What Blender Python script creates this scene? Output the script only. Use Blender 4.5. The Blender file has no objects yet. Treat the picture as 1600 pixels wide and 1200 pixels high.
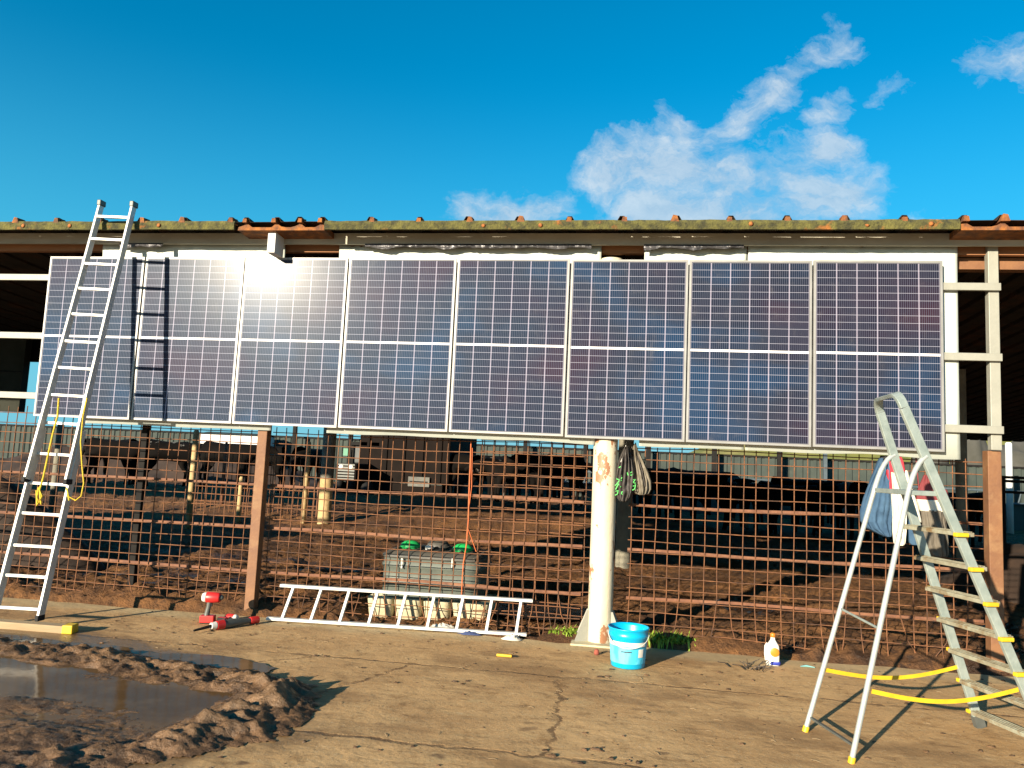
import bpy, bmesh, math, random
from mathutils import Vector, Matrix, Euler, noise as mn
random.seed(7)
sc = bpy.context.scene
col = sc.collection
R = math.radians
# ------------------------------------------------------------ camera
CAMH = 1.65; FPX = 1210.0; YAW, PITCH, ROLL = -.1524, .1037, .0459
_cy, _sy, _cp, _sp = math.cos(YAW), math.sin(YAW), math.cos(PITCH), math.sin(PITCH)
_r = Vector((_cy, -_sy, 0)); _f = Vector((_sy*_cp, _cy*_cp, _sp)); _u = _r.cross(_f)
cr = _r*math.cos(ROLL) + _u*math.sin(ROLL); cu = _u*math.cos(ROLL) - _r*math.sin(ROLL)
cam = bpy.data.cameras.new('camera'); camo = bpy.data.objects.new('camera', cam); col.objects.link(camo)
cam.sensor_width = 36; cam.lens = FPX/1600*36; cam.clip_end = 2000; cam.clip_start = .05
m = Matrix((cr, cu, -_f)).transposed().to_4x4(); m.translation = Vector((0, 0, CAMH)); camo.matrix_world = m
sc.camera = camo
def ray(x, y): return _f + cr*((x-800)/FPX) + cu*((600-y)/FPX)
def aty(x, y, Y):                       # the point of the plane y = Y seen at a photo pixel
    d = ray(x, y); return d*(Y/d.y) + Vector((0, 0, CAMH))
def atz(x, y, Z=0):
    d = ray(x, y); return d*((Z-CAMH)/d.z) + Vector((0, 0, CAMH))
# ------------------------------------------------------------ light
SUN_EL, SUN_AZ = R(14.0), R(27.3)       # azimuth measured from -Y towards -X (behind the camera, to the left)
to_sun = Vector((-math.sin(SUN_AZ)*math.cos(SUN_EL), -math.cos(SUN_AZ)*math.cos(SUN_EL), math.sin(SUN_EL)))
sl = bpy.data.lights.new('sun', 'SUN'); sl.energy = 5.0; sl.angle = R(.5); sl.color = (1, .86, .66)
so = bpy.data.objects.new('sun', sl); col.objects.link(so); so.rotation_euler = to_sun.to_track_quat('Z', 'Y').to_euler()
sc.view_settings.view_transform = 'Standard'; sc.view_settings.look = 'None'; sc.view_settings.gamma = 1
sc.view_settings.exposure = 1.35
# ------------------------------------------------------------ world: Nishita sky with clouds
w = bpy.data.worlds.new('World'); sc.world = w; w.use_nodes = True
nt = w.node_tree; N = nt.nodes; L = nt.links
bg = N['Background']; bg.inputs[1].default_value = .076
sky = N.new('ShaderNodeTexSky'); sky.sky_type = 'NISHITA'; sky.sun_disc = False
sky.sun_elevation = SUN_EL; sky.sun_rotation = math.pi + SUN_AZ; sky.air_density = 1.0; sky.dust_density = .3; sky.ozone_density = 2.5
tc = N.new('ShaderNodeTexCoord')
def vm(op, a, b=None, s=None):
    n = N.new('ShaderNodeVectorMath'); n.operation = op
    for i, v in ((0, a), (1, b)):
        if v is None: continue
        if isinstance(v, (tuple, list, Vector)): n.inputs[i].default_value = v
        else: L.new(v, n.inputs[i])
    if s is not None: L.new(s, n.inputs['Scale'])
    return n
def ma(op, a, b=None, c=None, clamp=False):
    n = N.new('ShaderNodeMath'); n.operation = op; n.use_clamp = clamp
    for i, v in enumerate((a, b, c)):
        if v is None: continue
        if isinstance(v, (int, float)): n.inputs[i].default_value = v
        else: L.new(v, n.inputs[i])
    return n.outputs[0]
sep = N.new('ShaderNodeSeparateXYZ'); L.new(tc.outputs['Generated'], sep.inputs[0])
yy = ma('MAXIMUM', sep.outputs[1], .05)
px_ = ma('DIVIDE', sep.outputs[0], yy); pz_ = ma('DIVIDE', sep.outputs[2], yy)
cmb = N.new('ShaderNodeCombineXYZ'); L.new(px_, cmb.inputs[0]); L.new(pz_, cmb.inputs[1])
def wnoise(scale, det, rough, vec, sx=1, sy=1):
    mp = N.new('ShaderNodeMapping'); mp.inputs['Scale'].default_value = (sx, sy, 1); L.new(vec, mp.inputs[0])
    n = N.new('ShaderNodeTexNoise'); n.inputs['Scale'].default_value = scale; n.inputs['Detail'].default_value = det
    n.inputs['Roughness'].default_value = rough; L.new(mp.outputs[0], n.inputs[0]); return n
dn = wnoise(5, 6, .6, cmb.outputs[0])
off = vm('SCALE', vm('SUBTRACT', dn.outputs['Color'], (.5, .5, .5)).outputs[0]); off.inputs['Scale'].default_value = .15
P = vm('ADD', cmb.outputs[0], off.outputs[0]).outputs[0]
def sd(x, y): d = ray(x, y); return (d.x/d.y, d.z/d.y, 0)
caps = [((960, 262), (1230, 268), .044, 1.0), ((1010, 330), (1290, 312), .046, 1.0), ((1120, 290), (1330, 295), .034, 1.0), ((1200, 240), (1320, 215), .026, 1.0), ((1050, 195), (1110, 240), .026, .75), ((940, 262), (1010, 262), .024, .7),
        ((1110, 225), (1220, 130), .030, .86), ((1210, 140), (1320, 45), .028, .74), ((1295, 172), (1325, 148), .022, .74), ((1385, 135), (1415, 118), .018, .6), ((1475, 185), (1505, 172), .016, .6),
        ((1530, 108), (1650, 92), .028, .85), ((730, 340), (850, 330), .030, .95), ((1440, 350), (1500, 345), .022, .75), ((1585, 150), (1650, 140), .022, .75), ((960, 350), (1150, 345), .030, .8), ((1470, 100), (1500, 95), .012, .3), ((1450, 312), (1475, 302), .014, .3)]
tot = None
for A, B, rad, op in caps:
    a = Vector(sd(*A)); b = Vector(sd(*B)); ba = b-a
    pa = vm('SUBTRACT', P, tuple(a))
    dt = vm('DOT_PRODUCT', pa.outputs[0], tuple(ba))
    t = ma('DIVIDE', dt.outputs['Value'], ba.length_squared, clamp=True)
    sc_ = vm('SCALE', tuple(ba), None, t)
    ds = vm('LENGTH', vm('SUBTRACT', pa.outputs[0], sc_.outputs[0]).outputs[0]).outputs['Value']
    k = ma('MULTIPLY', ma('SUBTRACT', 1.0, ma('DIVIDE', ds, rad*1.9), clamp=True), op*1.7)
    tot = k if tot is None else ma('MAXIMUM', tot, k)
fn = wnoise(9, 12, .66, P, 1, 2.0)
fn2 = wnoise(30, 6, .6, P, 1, 1.5)
wis = ma('ADD', ma('MULTIPLY', fn.outputs[0], 1.1), ma('MULTIPLY', fn2.outputs[0], .3))
msk = ma('MULTIPLY', ma('SUBTRACT', ma('ADD', tot, ma('MULTIPLY', ma('SUBTRACT', wis, .72), 2.7)), .50), 1.05, clamp=True)
msk = ma('MULTIPLY', msk, ma('MULTIPLY', tot, 1.5, clamp=True))
front = ma('GREATER_THAN', sep.outputs[1], .06)
msk = ma('MULTIPLY', ma('MULTIPLY', msk, front), .80)
hs = N.new('ShaderNodeHueSaturation'); hs.inputs['Saturation'].default_value = 1.62; hs.inputs['Hue'].default_value = .487; L.new(sky.outputs[0], hs.inputs['Color'])
hz = N.new('ShaderNodeMapRange'); hz.interpolation_type = 'SMOOTHSTEP'; hz.inputs['From Min'].default_value = .48; hz.inputs['From Max'].default_value = .0; L.new(sep.outputs[2], hz.inputs[0])
hm = N.new('ShaderNodeMixRGB'); L.new(ma('MULTIPLY', hz.outputs[0], .9), hm.inputs[0]); L.new(hs.outputs[0], hm.inputs[1]); hm.inputs[2].default_value = (.65, 2.95, 4.1, 1)
mx = N.new('ShaderNodeMixRGB'); L.new(msk, mx.inputs[0]); L.new(hm.outputs[0], mx.inputs[1]); cm_ = N.new('ShaderNodeMixRGB'); L.new(ma('MULTIPLY', ma('SUBTRACT', wis, .6), 3.0, clamp=True), cm_.inputs[0]); cm_.inputs[1].default_value = (2.3, 3.1, 3.9, 1); cm_.inputs[2].default_value = (3.7, 4.2, 4.6, 1); L.new(cm_.outputs[0], mx.inputs[2])
L.new(mx.outputs[0], bg.inputs[0])

# ------------------------------------------------------------ helpers
class MB:
    def __init__(s): s.v = []; s.f = []; s.sm = []
    def add(s, vs, fs, smooth=False):
        o = len(s.v); s.v += [Vector(p) for p in vs]; s.f += [[i+o for i in f] for f in fs]; s.sm += [smooth]*len(fs); return s
    def box(s, c, d, rot=None):
        c = Vector(c); h = Vector(d)/2; vs = []
        for x in (-1, 1):
            for y in (-1, 1):
                for z in (-1, 1):
                    p = Vector((x*h.x, y*h.y, z*h.z))
                    if rot is not None: p = rot @ p
                    vs.append(c+p)
        return s.add(vs, [(0, 1, 3, 2), (4, 6, 7, 5), (0, 4, 5, 1), (2, 3, 7, 6), (0, 2, 6, 4), (1, 5, 7, 3)])
    def bb(s, x0, x1, y0, y1, z0, z1): return s.box(((x0+x1)/2, (y0+y1)/2, (z0+z1)/2), (abs(x1-x0), abs(y1-y0), abs(z1-z0)))
    def bar(s, a, b, wd, th, side=None):        # rectangular bar, wd along 'side'
        a = Vector(a); b = Vector(b); d = (b-a); ln = d.length; d.normalize()
        sd_ = Vector(side) if side is not None else Vector((1, 0, 0))
        if abs(sd_.dot(d)) > .95: sd_ = Vector((0, 1, 0))
        sd_ = (sd_ - d*sd_.dot(d)).normalized(); n = d.cross(sd_)
        rot = Matrix((sd_, n, d)).transposed()
        return s.box((a+b)/2, (wd, th, ln), rot)
    def tube(s, pts, r, n=8, caps=True, smooth=True):
        pts = [Vector(p) for p in pts]; rings = []; prev = None
        for i, p in enumerate(pts):
            a = pts[max(0, i-1)]; b = pts[min(len(pts)-1, i+1)]; t = (b-a).normalized()
            if prev is None: ref = Vector((0, 0, 1)) if abs(t.z) < .9 else Vector((1, 0, 0)); x = t.cross(ref).normalized()
            else: x = (prev - t*prev.dot(t)).normalized()
            prev = x; y = t.cross(x); rr = r[i] if isinstance(r, (list, tuple)) else r
            rings.append([p + (x*math.cos(2*math.pi*k/n) + y*math.sin(2*math.pi*k/n))*rr for k in range(n)])
        vs = [q for g in rings for q in g]; fs = []
        for i in range(len(pts)-1):
            for k in range(n): fs.append((i*n+k, i*n+(k+1) % n, (i+1)*n+(k+1) % n, (i+1)*n+k))
        s.add(vs, fs, smooth)
        if caps: s.add(rings[0], [list(range(n))[::-1]]); s.add(rings[-1], [list(range(n))])
        return s
    def lathe(s, prof, c=(0, 0, 0), n=32, smooth=True, axis='z', sy=1.0):
        c = Vector(c); vs = []
        for r, z in prof:
            for k in range(n):
                a = 2*math.pi*k/n
                p = Vector((r*math.cos(a), r*math.sin(a)*sy, z))
                if axis == 'x': p = Vector((p.z, p.x, p.y))
                if axis == 'y': p = Vector((p.x, p.z, p.y))
                vs.append(c+p)
        fs = [(i*n+k, i*n+(k+1) % n, (i+1)*n+(k+1) % n, (i+1)*n+k) for i in range(len(prof)-1) for k in range(n)]
        return s.add(vs, fs, smooth)
    def loft(s, rows, t, folds=5, amp=.25, n=40, seed=0, cap=True):     # rows: (z, x_left, x_right, y)
        vs = []
        for i, (z, xl, xr, y) in enumerate(rows):
            cx = (xl+xr)/2; hw = (xr-xl)/2
            for k in range(n):
                a = 2*math.pi*k/n
                ca, sa = math.cos(a), math.sin(a)
                q = mn.noise(Vector((ca*folds*.6+seed*7.3, sa*1.3+seed, z*2.2)))*amp*2
                q += math.sin(ca*folds*2.3+seed+z*4)*amp*.4 + mn.noise(Vector((ca*3, z*14, seed*2.1)))*amp*.7
                yy_ = sa*t*(1+q) if abs(sa) > .01 else 0
                vs.append((cx+ca*hw*(1+.03*q), y+yy_, z+.004*q))
        fs = [(i*n+k, i*n+(k+1) % n, (i+1)*n+(k+1) % n, (i+1)*n+k) for i in range(len(rows)-1) for k in range(n)]
        if cap: fs += [list(range(n)), [(len(rows)-1)*n+k for k in range(n)][::-1]]
        return s.add(vs, fs, True)
    def build(s, name, mat, parent=None, bevel=0, loc=None):
        base = Vector((0, 0, 0))
        if parent is not None: base = abs_loc(parent)
        elif loc is not None: base = Vector(loc)
        me = bpy.data.meshes.new(name); me.from_pydata([tuple(p-base) for p in s.v], [], s.f); me.update()
        bm = bmesh.new(); bm.from_mesh(me); bmesh.ops.recalc_face_normals(bm, faces=bm.faces)
        bm.to_mesh(me); bm.free()
        for i, p in enumerate(me.polygons): p.use_smooth = s.sm[i]
        o = bpy.data.objects.new(name, me); col.objects.link(o); me.materials.append(mat)
        if parent is not None: o.parent = parent
        elif loc is not None: o.location = loc
        if bevel:
            b = o.modifiers.new('bevel', 'BEVEL'); b.width = bevel; b.segments = 2; b.limit_method = 'ANGLE'
        return o
def abs_loc(o):
    p = Vector(o.location)
    while o.parent: o = o.parent; p += Vector(o.location)
    return p
def tag(o, label=None, cat=None, group=None, kind=None):
    if label: o['label'] = label
    if cat: o['category'] = cat
    if group: o['group'] = group
    if kind: o['kind'] = kind
    return o
def thing(name, label, cat, loc=(0, 0, 0), group=None):
    o = bpy.data.objects.new(name, None); o.empty_display_size = .1; col.objects.link(o); o.location = loc
    return tag(o, label, cat, group)
def struct(name, mb, mat): o = mb.build(name, mat); o['kind'] = 'structure'; return o
def copy_tree(o, parent=None):
    c = o.copy(); col.objects.link(c); c.parent = parent
    for ch in [q for q in bpy.data.objects if q.parent == o]: copy_tree(ch, c)
    return c
# ------------------------------------------------------------ materials
def mat(name, c1, c2=None, scale=6, rough=.6, metal=0, bump=0, bscale=None, spec=.5, det=6, stretch=(1, 1, 1), contrast=(.35, .65), c3=None, s3=3, t3=(.55, .62), rvar=0):
    mt = bpy.data.materials.new(name); mt.use_nodes = True; n = mt.node_tree.nodes; l = mt.node_tree.links
    b = n['Principled BSDF']; b.inputs['Roughness'].default_value = rough; b.inputs['Metallic'].default_value = metal
    b.inputs['Specular IOR Level'].default_value = spec
    t = n.new('ShaderNodeTexCoord'); mp = n.new('ShaderNodeMapping'); mp.inputs['Scale'].default_value = stretch; l.new(t.outputs['Object'], mp.inputs[0])
    c2 = c2 or tuple(x*.75 for x in c1)
    c1 = tuple(x*.80 for x in c1); c2 = tuple(x*.80 for x in c2)
    if c3: c3 = tuple(x*.80 for x in c3)
    nz = n.new('ShaderNodeTexNoise'); nz.inputs['Scale'].default_value = scale; nz.inputs['Detail'].default_value = det; nz.inputs['Roughness'].default_value = .6; l.new(mp.outputs[0], nz.inputs[0])
    rp = n.new('ShaderNodeValToRGB'); e = rp.color_ramp.elements; e[0].position, e[1].position = contrast; e[0].color = (*c1, 1); e[1].color = (*c2, 1); l.new(nz.outputs[0], rp.inputs[0])
    out = rp.outputs[0]
    if c3:
        n3 = n.new('ShaderNodeTexNoise'); n3.inputs['Scale'].default_value = s3; n3.inputs['Detail'].default_value = 8; n3.inputs['Roughness'].default_value = .65; l.new(mp.outputs[0], n3.inputs[0])
        r3 = n.new('ShaderNodeValToRGB'); r3.color_ramp.elements[0].position, r3.color_ramp.elements[1].position = t3; l.new(n3.outputs[0], r3.inputs[0])
        m3 = n.new('ShaderNodeMixRGB'); l.new(r3.outputs[0], m3.inputs[0]); l.new(out, m3.inputs[1]); m3.inputs[2].default_value = (*c3, 1); out = m3.outputs[0]
    l.new(out, b.inputs['Base Color'])
    if rvar:
        mr = n.new('ShaderNodeMapRange'); mr.inputs['To Min'].default_value = max(0, rough-rvar); mr.inputs['To Max'].default_value = min(1, rough+rvar); l.new(nz.outputs[0], mr.inputs[0]); l.new(mr.outputs[0], b.inputs['Roughness'])
    if bump:
        n2 = n.new('ShaderNodeTexNoise'); n2.inputs['Scale'].default_value = bscale or scale*4; n2.inputs['Detail'].default_value = 8; l.new(mp.outputs[0], n2.inputs[0])
        bp = n.new('ShaderNodeBump'); bp.inputs['Strength'].default_value = bump; bp.inputs['Distance'].default_value = .02; l.new(n2.outputs[0], bp.inputs['Height']); l.new(bp.outputs[0], b.inputs['Normal'])
    return mt
M = {}
M['alu'] = mat('aluminium', (.56, .59, .56), (.42, .46, .45), 9, .38, .35, .05, 60, rvar=.12)
M['alu_dull'] = mat('dull aluminium', (.42, .48, .44), (.30, .36, .33), 12, .42, .3, .05, 60, rvar=.1)
M['alu_white'] = mat('pale aluminium', (.74, .74, .70), (.60, .60, .56), 12, .45, .2, .05, 60, c3=(.35, .28, .2), s3=9, t3=(.62, .72))
M['tread'] = mat('dirty ribbed tread', (.36, .36, .27), (.24, .21, .14), 10, .6, .1, .2, 40, c3=(.20, .13, .06), s3=8, t3=(.5, .65))
M['frame'] = mat('panel frame', (.33, .33, .32), (.26, .26, .25), 5, .45, .2)
M['cream'] = mat('cream paint', (.33, .33, .28), (.27, .27, .23), 4, .5, 0, .1, 40, c3=(.30, .17, .09), s3=14, t3=(.70, .74))
M['pillar'] = mat('chipped cream paint on pipe', (.70, .64, .48), (.58, .52, .38), 3, .5, 0, .15, 30, c3=(.34, .16, .08), s3=5.5, t3=(.575, .59), stretch=(1, 1, .55))
M['rust'] = mat('rusty steel wire', (.25, .105, .040), (.14, .055, .023), 14, .85, 0, .3, 90, c3=(.07, .035, .02), s3=4, t3=(.48, .62))
M['rustbar'] = mat('rusty flat bar', (.21, .085, .04), (.12, .048, .025), 10, .8, 0, .2, 60, c3=(.26, .12, .06), s3=4, t3=(.5, .7))
M['brownpost'] = mat('brown painted post', (.23, .105, .042), (.16, .07, .032), 5, .7, 0, .15, 40, c3=(.30, .17, .075), s3=3, t3=(.52, .7))
M['dark'] = mat('dark steel', (.010, .010, .010), (.018, .016, .014), 8, .8, spec=.15)
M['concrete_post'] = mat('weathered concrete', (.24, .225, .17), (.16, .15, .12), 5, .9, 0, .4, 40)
M['creambase'] = mat('sunlit-toned cream base', (.55, .42, .22), (.40, .26, .11), 5, .8, 0, .3, 30)  # timber posts' own cream; on the pillar foot it stands for sunlight
M['wood'] = mat('pale wood', (.42, .31, .18), (.30, .21, .11), 5, .75, 0, .3, 30, stretch=(.15, 1, 1))
M['yellow'] = mat('yellow plastic', (.75, .50, .02), (.62, .38, .015), 8, .5)
M['rope'] = mat('yellow rope', (.72, .52, .03), (.5, .35, .02), 60, .8, 0, .4, 200)
M['white_sheet'] = mat('white sheet metal', (.60, .64, .58), (.50, .56, .52), 2.2, .5, 0, .12, 6, c3=(.45, .42, .36), s3=4, t3=(.62, .74))
M['foam'] = mat('torn black foil', (.03, .03, .035), (.10, .10, .11), 9, .35, .3, .6, 18)
M['fascia'] = mat('grey fascia board', (.50, .47, .38), (.34, .32, .26), 3, .8, 0, .2, 20, stretch=(.4, 1, 1))
M['moss'] = mat('mossy edge', (.13, .12, .028), (.035, .035, .014), 13, .95, 0, .8, 60, c3=(.30, .11, .02), s3=3.2, t3=(.60, .68))
M['rustroof'] = mat('rusty roof sheet', (.34, .12, .022), (.10, .04, .02), 14, .9, 0, .4, 40, c3=(.06, .05, .035), s3=6, t3=(.55, .7))
M['roof'] = mat('weathered roof sheet', (.035, .03, .026), (.02, .018, .016), 4, .95, 0, .3, 30, spec=.1, c3=(.06, .03, .018), s3=2.5, t3=(.5, .65))
M['timber'] = mat('orange timber beam', (.38, .17, .065), (.26, .11, .045), 5, .8, 0, .2, 30, stretch=(.2, 1, 1))
M['bucket'] = mat('blue plastic', (.0, .42, .72), (.0, .38, .66), 3, .35)
M['label_cyan'] = mat('pale blue label', (.16, .66, .84), (.06, .52, .76), 7, .45, contrast=(.45, .55), stretch=(1, 1, .4))
M['label_white'] = mat('white label', (.78, .76, .68), (.68, .66, .60), 9, .5)
M['ink'] = mat('dark ink', (.03, .05, .08), (.05, .07, .1), 9, .6)
M['tank'] = mat('grey green plastic tank', (.12, .14, .115), (.09, .105, .09), 4, .6, 0, .1, 20, c3=(.17, .17, .13), s3=6, t3=(.58, .7))
M['tank_top'] = mat('dusty black tank top', (.05, .055, .05), (.09, .08, .065), 5, .6, 0, .2, 20)
M['lid'] = mat('green lid', (.02, .50, .12), (.02, .40, .10), 4, .4)
M['block'] = mat('cream block', (.58, .52, .34), (.46, .40, .25), 6, .85, 0, .3, 30, c3=(.28, .2, .12), s3=5, t3=(.6, .7))
M['red'] = mat('red plastic', (.60, .03, .025), (.5, .02, .02), 9, .4)
M['black'] = mat('black rubber', (.015, .015, .016), (.025, .025, .025), 9, .7, spec=.2)
M['steelgrey'] = mat('grey steel', (.13, .14, .13), (.09, .10, .09), 9, .5, .2)
M['denim'] = mat('blue fabric', (.06, .12, .20), (.038, .08, .145), 8, .9, 0, .8, 10, spec=.15)
M['redcloth'] = mat('red fabric', (.55, .03, .05), (.42, .02, .04), 8, .85, 0, .4, 18)
M['maroon'] = mat('maroon fabric', (.22, .035, .04), (.16, .025, .03), 8, .85, 0, .4, 18)
M['whitecloth'] = mat('white fabric', (.72, .68, .58), (.6, .56, .46), 6, .85, 0, .5, 14)
M['greycloth'] = mat('grey quilted fabric', (.14, .12, .09), (.10, .085, .065), 6, .8, 0, .5, 14)
M['bagblack'] = mat('black nylon', (.035, .03, .028), (.06, .05, .042), 9, .65, 0, .7, 16)
M['baggrey'] = mat('khaki grey nylon', (.18, .155, .11), (.13, .11, .08), 7, .6, 0, .6, 12)
M['green_print'] = mat('bright green print', (.12, .62, .14), (.10, .52, .12), 20, .6)
M['cow'] = mat('black cow hide', (.004, .0035, .003), (.009, .007, .006), 3, .9, spec=.08, c3=None)
M['cowwhite'] = mat('black and white cow hide', (.004, .0035, .003), (.009, .007, .006), 3, .9, spec=.08, c3=(.2, .19, .17), s3=1.6, t3=(.58, .60))
M['corr_grey'] = mat('grey green cladding', (.060, .075, .066), (.045, .058, .052), 1.5, .8, 0, .1, 8, spec=.2, c3=(.08, .085, .07), s3=2, t3=(.55, .75))
M['barrier'] = mat('galvanised barrier', (.07, .10, .12), (.05, .075, .09), 6, .7)
M['barrier2'] = mat('dirty plate', (.16, .16, .14), (.1, .1, .09), 5, .8)
M['whitewall'] = mat('white rendered wall', (.74, .74, .72), (.62, .62, .6), 2, .8, 0, .1, 12)
M['greywall'] = mat('shade-toned grey concrete', (.045, .047, .037), (.028, .03, .024), 1.6, .95, 0, .3, 20, spec=.1, c3=(.012, .012, .010), s3=1.3, t3=(.62, .70))  # the roof's shade on the wall is mixed into this dark base colour
M['hill'] = mat('grassy hillside', (.17, .17, .03), (.10, .12, .025), .35, 1, 0, .8, 1.2, c3=(.26, .22, .07), s3=.12, t3=(.45, .65))
M['stone'] = mat('grey boulder stone', (.05, .05, .04), (.08, .078, .07), .9, .95, 0, .6, 3)
M['manure'] = mat('dark manure', (.022, .012, .007), (.045, .023, .012), 1.2, .85, 0, .7, 6)
M['wagon'] = mat('dark painted steel', (.014, .009, .007), (.008, .006, .005), 2, .85, 0, .1, 10, spec=.1)
M['glass'] = mat('dusty cab glass', (.12, .13, .13), (.08, .09, .09), 4, .2)
M['greenpaint'] = mat('green paint', (.02, .25, .14), (.02, .2, .1), 4, .5)
M['leaf'] = mat('weed leaf', (.30, .42, .04), (.16, .28, .02), 18, .7)
M['orange_cable'] = mat('orange cable', (.62, .14, .03), (.5, .11, .025), 20, .5)
M['twig'] = mat('dark cable tie', (.04, .035, .03), (.07, .05, .035), 20, .6)
M['teal'] = mat('pale teal plastic', (.18, .42, .42), (.15, .36, .36), 20, .5)
M['orange'] = mat('orange plastic', (.75, .25, .02), (.6, .18, .02), 9, .4)
M['bluep'] = mat('blue print', (.03, .06, .45), (.03, .05, .38), 9, .5)
M['brick'] = mat('red brick chip', (.32, .08, .05), (.24, .06, .04), 20, .9)
M['bluerag'] = mat('blue rag', (.05, .08, .2), (.035, .05, .13), 12, .8, 0, .4, 30)

# --- concrete yard
def nodes_mat(name):
    mt = bpy.data.materials.new(name); mt.use_nodes = True
    n = mt.node_tree.nodes; l = mt.node_tree.links
    class G: pass
    g = G(); g.n = n; g.l = l; g.b = n['Principled BSDF']; g.m = mt
    def math_(op, a, b=None, c=None, clamp=False):
        q = n.new('ShaderNodeMath'); q.operation = op; q.use_clamp = clamp
        for i, v in enumerate((a, b, c)):
            if v is None: continue
            if isinstance(v, (int, float)): q.inputs[i].default_value = v
            else: l.new(v, q.inputs[i])
        return q.outputs[0]
    g.math = math_
    def noise_(scale, det=6, rough=.6, vec=None, st=None):
        q = n.new('ShaderNodeTexNoise'); q.inputs['Scale'].default_value = scale; q.inputs['Detail'].default_value = det; q.inputs['Roughness'].default_value = rough
        v = vec if vec is not None else g.co
        if st: mp = n.new('ShaderNodeMapping'); mp.inputs['Scale'].default_value = st; l.new(v, mp.inputs[0]); v = mp.outputs[0]
        l.new(v, q.inputs[0]); return q.outputs[0]
    g.noise = noise_
    def mix_(f, a, b):
        q = n.new('ShaderNodeMixRGB')
        if isinstance(f, (int, float)): q.inputs[0].default_value = f
        else: l.new(f, q.inputs[0])
        for i, v in ((1, a), (2, b)):
            if isinstance(v, tuple): q.inputs[i].default_value = (*v, 1)
            else: l.new(v, q.inputs[i])
        return q.outputs[0]
    g.mix = mix_
    def ramp_(v, a, b):
        q = n.new('ShaderNodeMapRange'); q.interpolation_type = 'SMOOTHSTEP'; q.inputs['From Min'].default_value = a; q.inputs['From Max'].default_value = b; l.new(v, q.inputs[0]); return q.outputs[0]
    g.ramp = ramp_
    t = n.new('ShaderNodeTexCoord'); g.co = t.outputs['Object']
    s = n.new('ShaderNodeSeparateXYZ'); l.new(g.co, s.inputs[0]); g.x, g.y, g.z = s.outputs
    return g
g = nodes_mat('dirty concrete')
base = g.mix(g.ramp(g.noise(1.1, 8), .35, .65), (.50, .315, .142), (.41, .245, .105))
base = g.mix(g.ramp(g.noise(5, 8, .7), .5, .75), base, (.22, .12, .045))
base = g.mix(g.math('MULTIPLY', g.ramp(g.noise(2.3, 8, .7, st=(1, 2.4, 1)), .56, .72), .6), base, (.46, .33, .16))
base = g.mix(g.math('MULTIPLY', g.ramp(g.noise(34, 5, .75), .54, .68), .5), base, (.15, .085, .042))
base = g.mix(g.math('MULTIPLY', g.ramp(g.noise(70, 3, .7), .60, .68), .8), base, (.60, .50, .34))
base = g.mix(g.math('MULTIPLY', g.ramp(g.noise(7, 8, .75, st=(.45, 1.7, 1)), .52, .66), .55), base, (.17, .098, .042))
base = g.mix(g.math('MULTIPLY', g.ramp(g.noise(11, 8, .8, st=(.4, 1.8, 1)), .56, .68), .55), base, (.62, .47, .27))
base = g.mix(g.math('MULTIPLY', g.ramp(g.noise(.7, 6, .7, st=(.8, 1.5, 1)), .48, .62), .62), base, (.20, .112, .048))
# pale clean strip along the fence edge
edge = g.math('MULTIPLY', g.ramp(g.math('ADD', g.y, g.math('MULTIPLY', g.noise(2.5, 4), .6)), 7.45, 7.75), .55)
base = g.mix(edge, base, (.43, .35, .20))
# joints and cracks: own marks of the slab
wob = g.math('MULTIPLY', g.math('SUBTRACT', g.noise(3.0, 8, .65), .5), .22)
def line(coord, pos, wd, wob_=None):
    return g.math('SUBTRACT', 1, g.ramp(g.math('ABSOLUTE', g.math('SUBTRACT', g.math('ADD', coord, wob_ if wob_ is not None else wob), pos)), wd*.4, wd))
brk = g.ramp(g.noise(2.1, 3), .38, .5)
c1 = g.math('MULTIPLY', line(g.math('ADD', g.y, g.math('MULTIPLY', g.x, .0)), 6.34, .022), brk)
c2 = line(g.y, 4.62, .022)
wob2 = g.math('MULTIPLY', g.math('SUBTRACT', g.noise(2.2, 8, .7, st=(.6, 1, 1)), .5), .5)
c3 = g.math('MULTIPLY', line(g.math('ADD', g.x, 0), -.43, .026, wob2), g.math('MULTIPLY', g.math('LESS_THAN', g.y, 6.36), g.math('GREATER_THAN', g.y, 4.60)))
c4 = g.math('MULTIPLY', line(g.math('SUBTRACT', g.x, g.math('MULTIPLY', g.math('SUBTRACT', g.y, 6.3), .42)), -1.72, .03, wob2), g.math('MULTIPLY', g.math('LESS_THAN', g.y, 6.36), g.math('GREATER_THAN', g.y, 4.9)))
c5 = g.math('MULTIPLY', line(g.math('SUBTRACT', g.x, g.math('MULTIPLY', g.math('SUBTRACT', g.y, 6.3), 1.0)), -2.5, .02, wob2), g.math('MULTIPLY', g.math('LESS_THAN', g.y, 6.36), g.math('GREATER_THAN', g.y, 5.3)))
ck = g.math('MAXIMUM', g.math('MAXIMUM', c1, c2), g.math('MAXIMUM', c3, g.math('MAXIMUM', c4, c5)))
base = g.mix(g.math('MULTIPLY', g.math('MULTIPLY', ck, g.math('ADD', .25, g.ramp(g.noise(3.7, 5), .35, .6))), .62), base, (.08, .042, .02))
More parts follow.
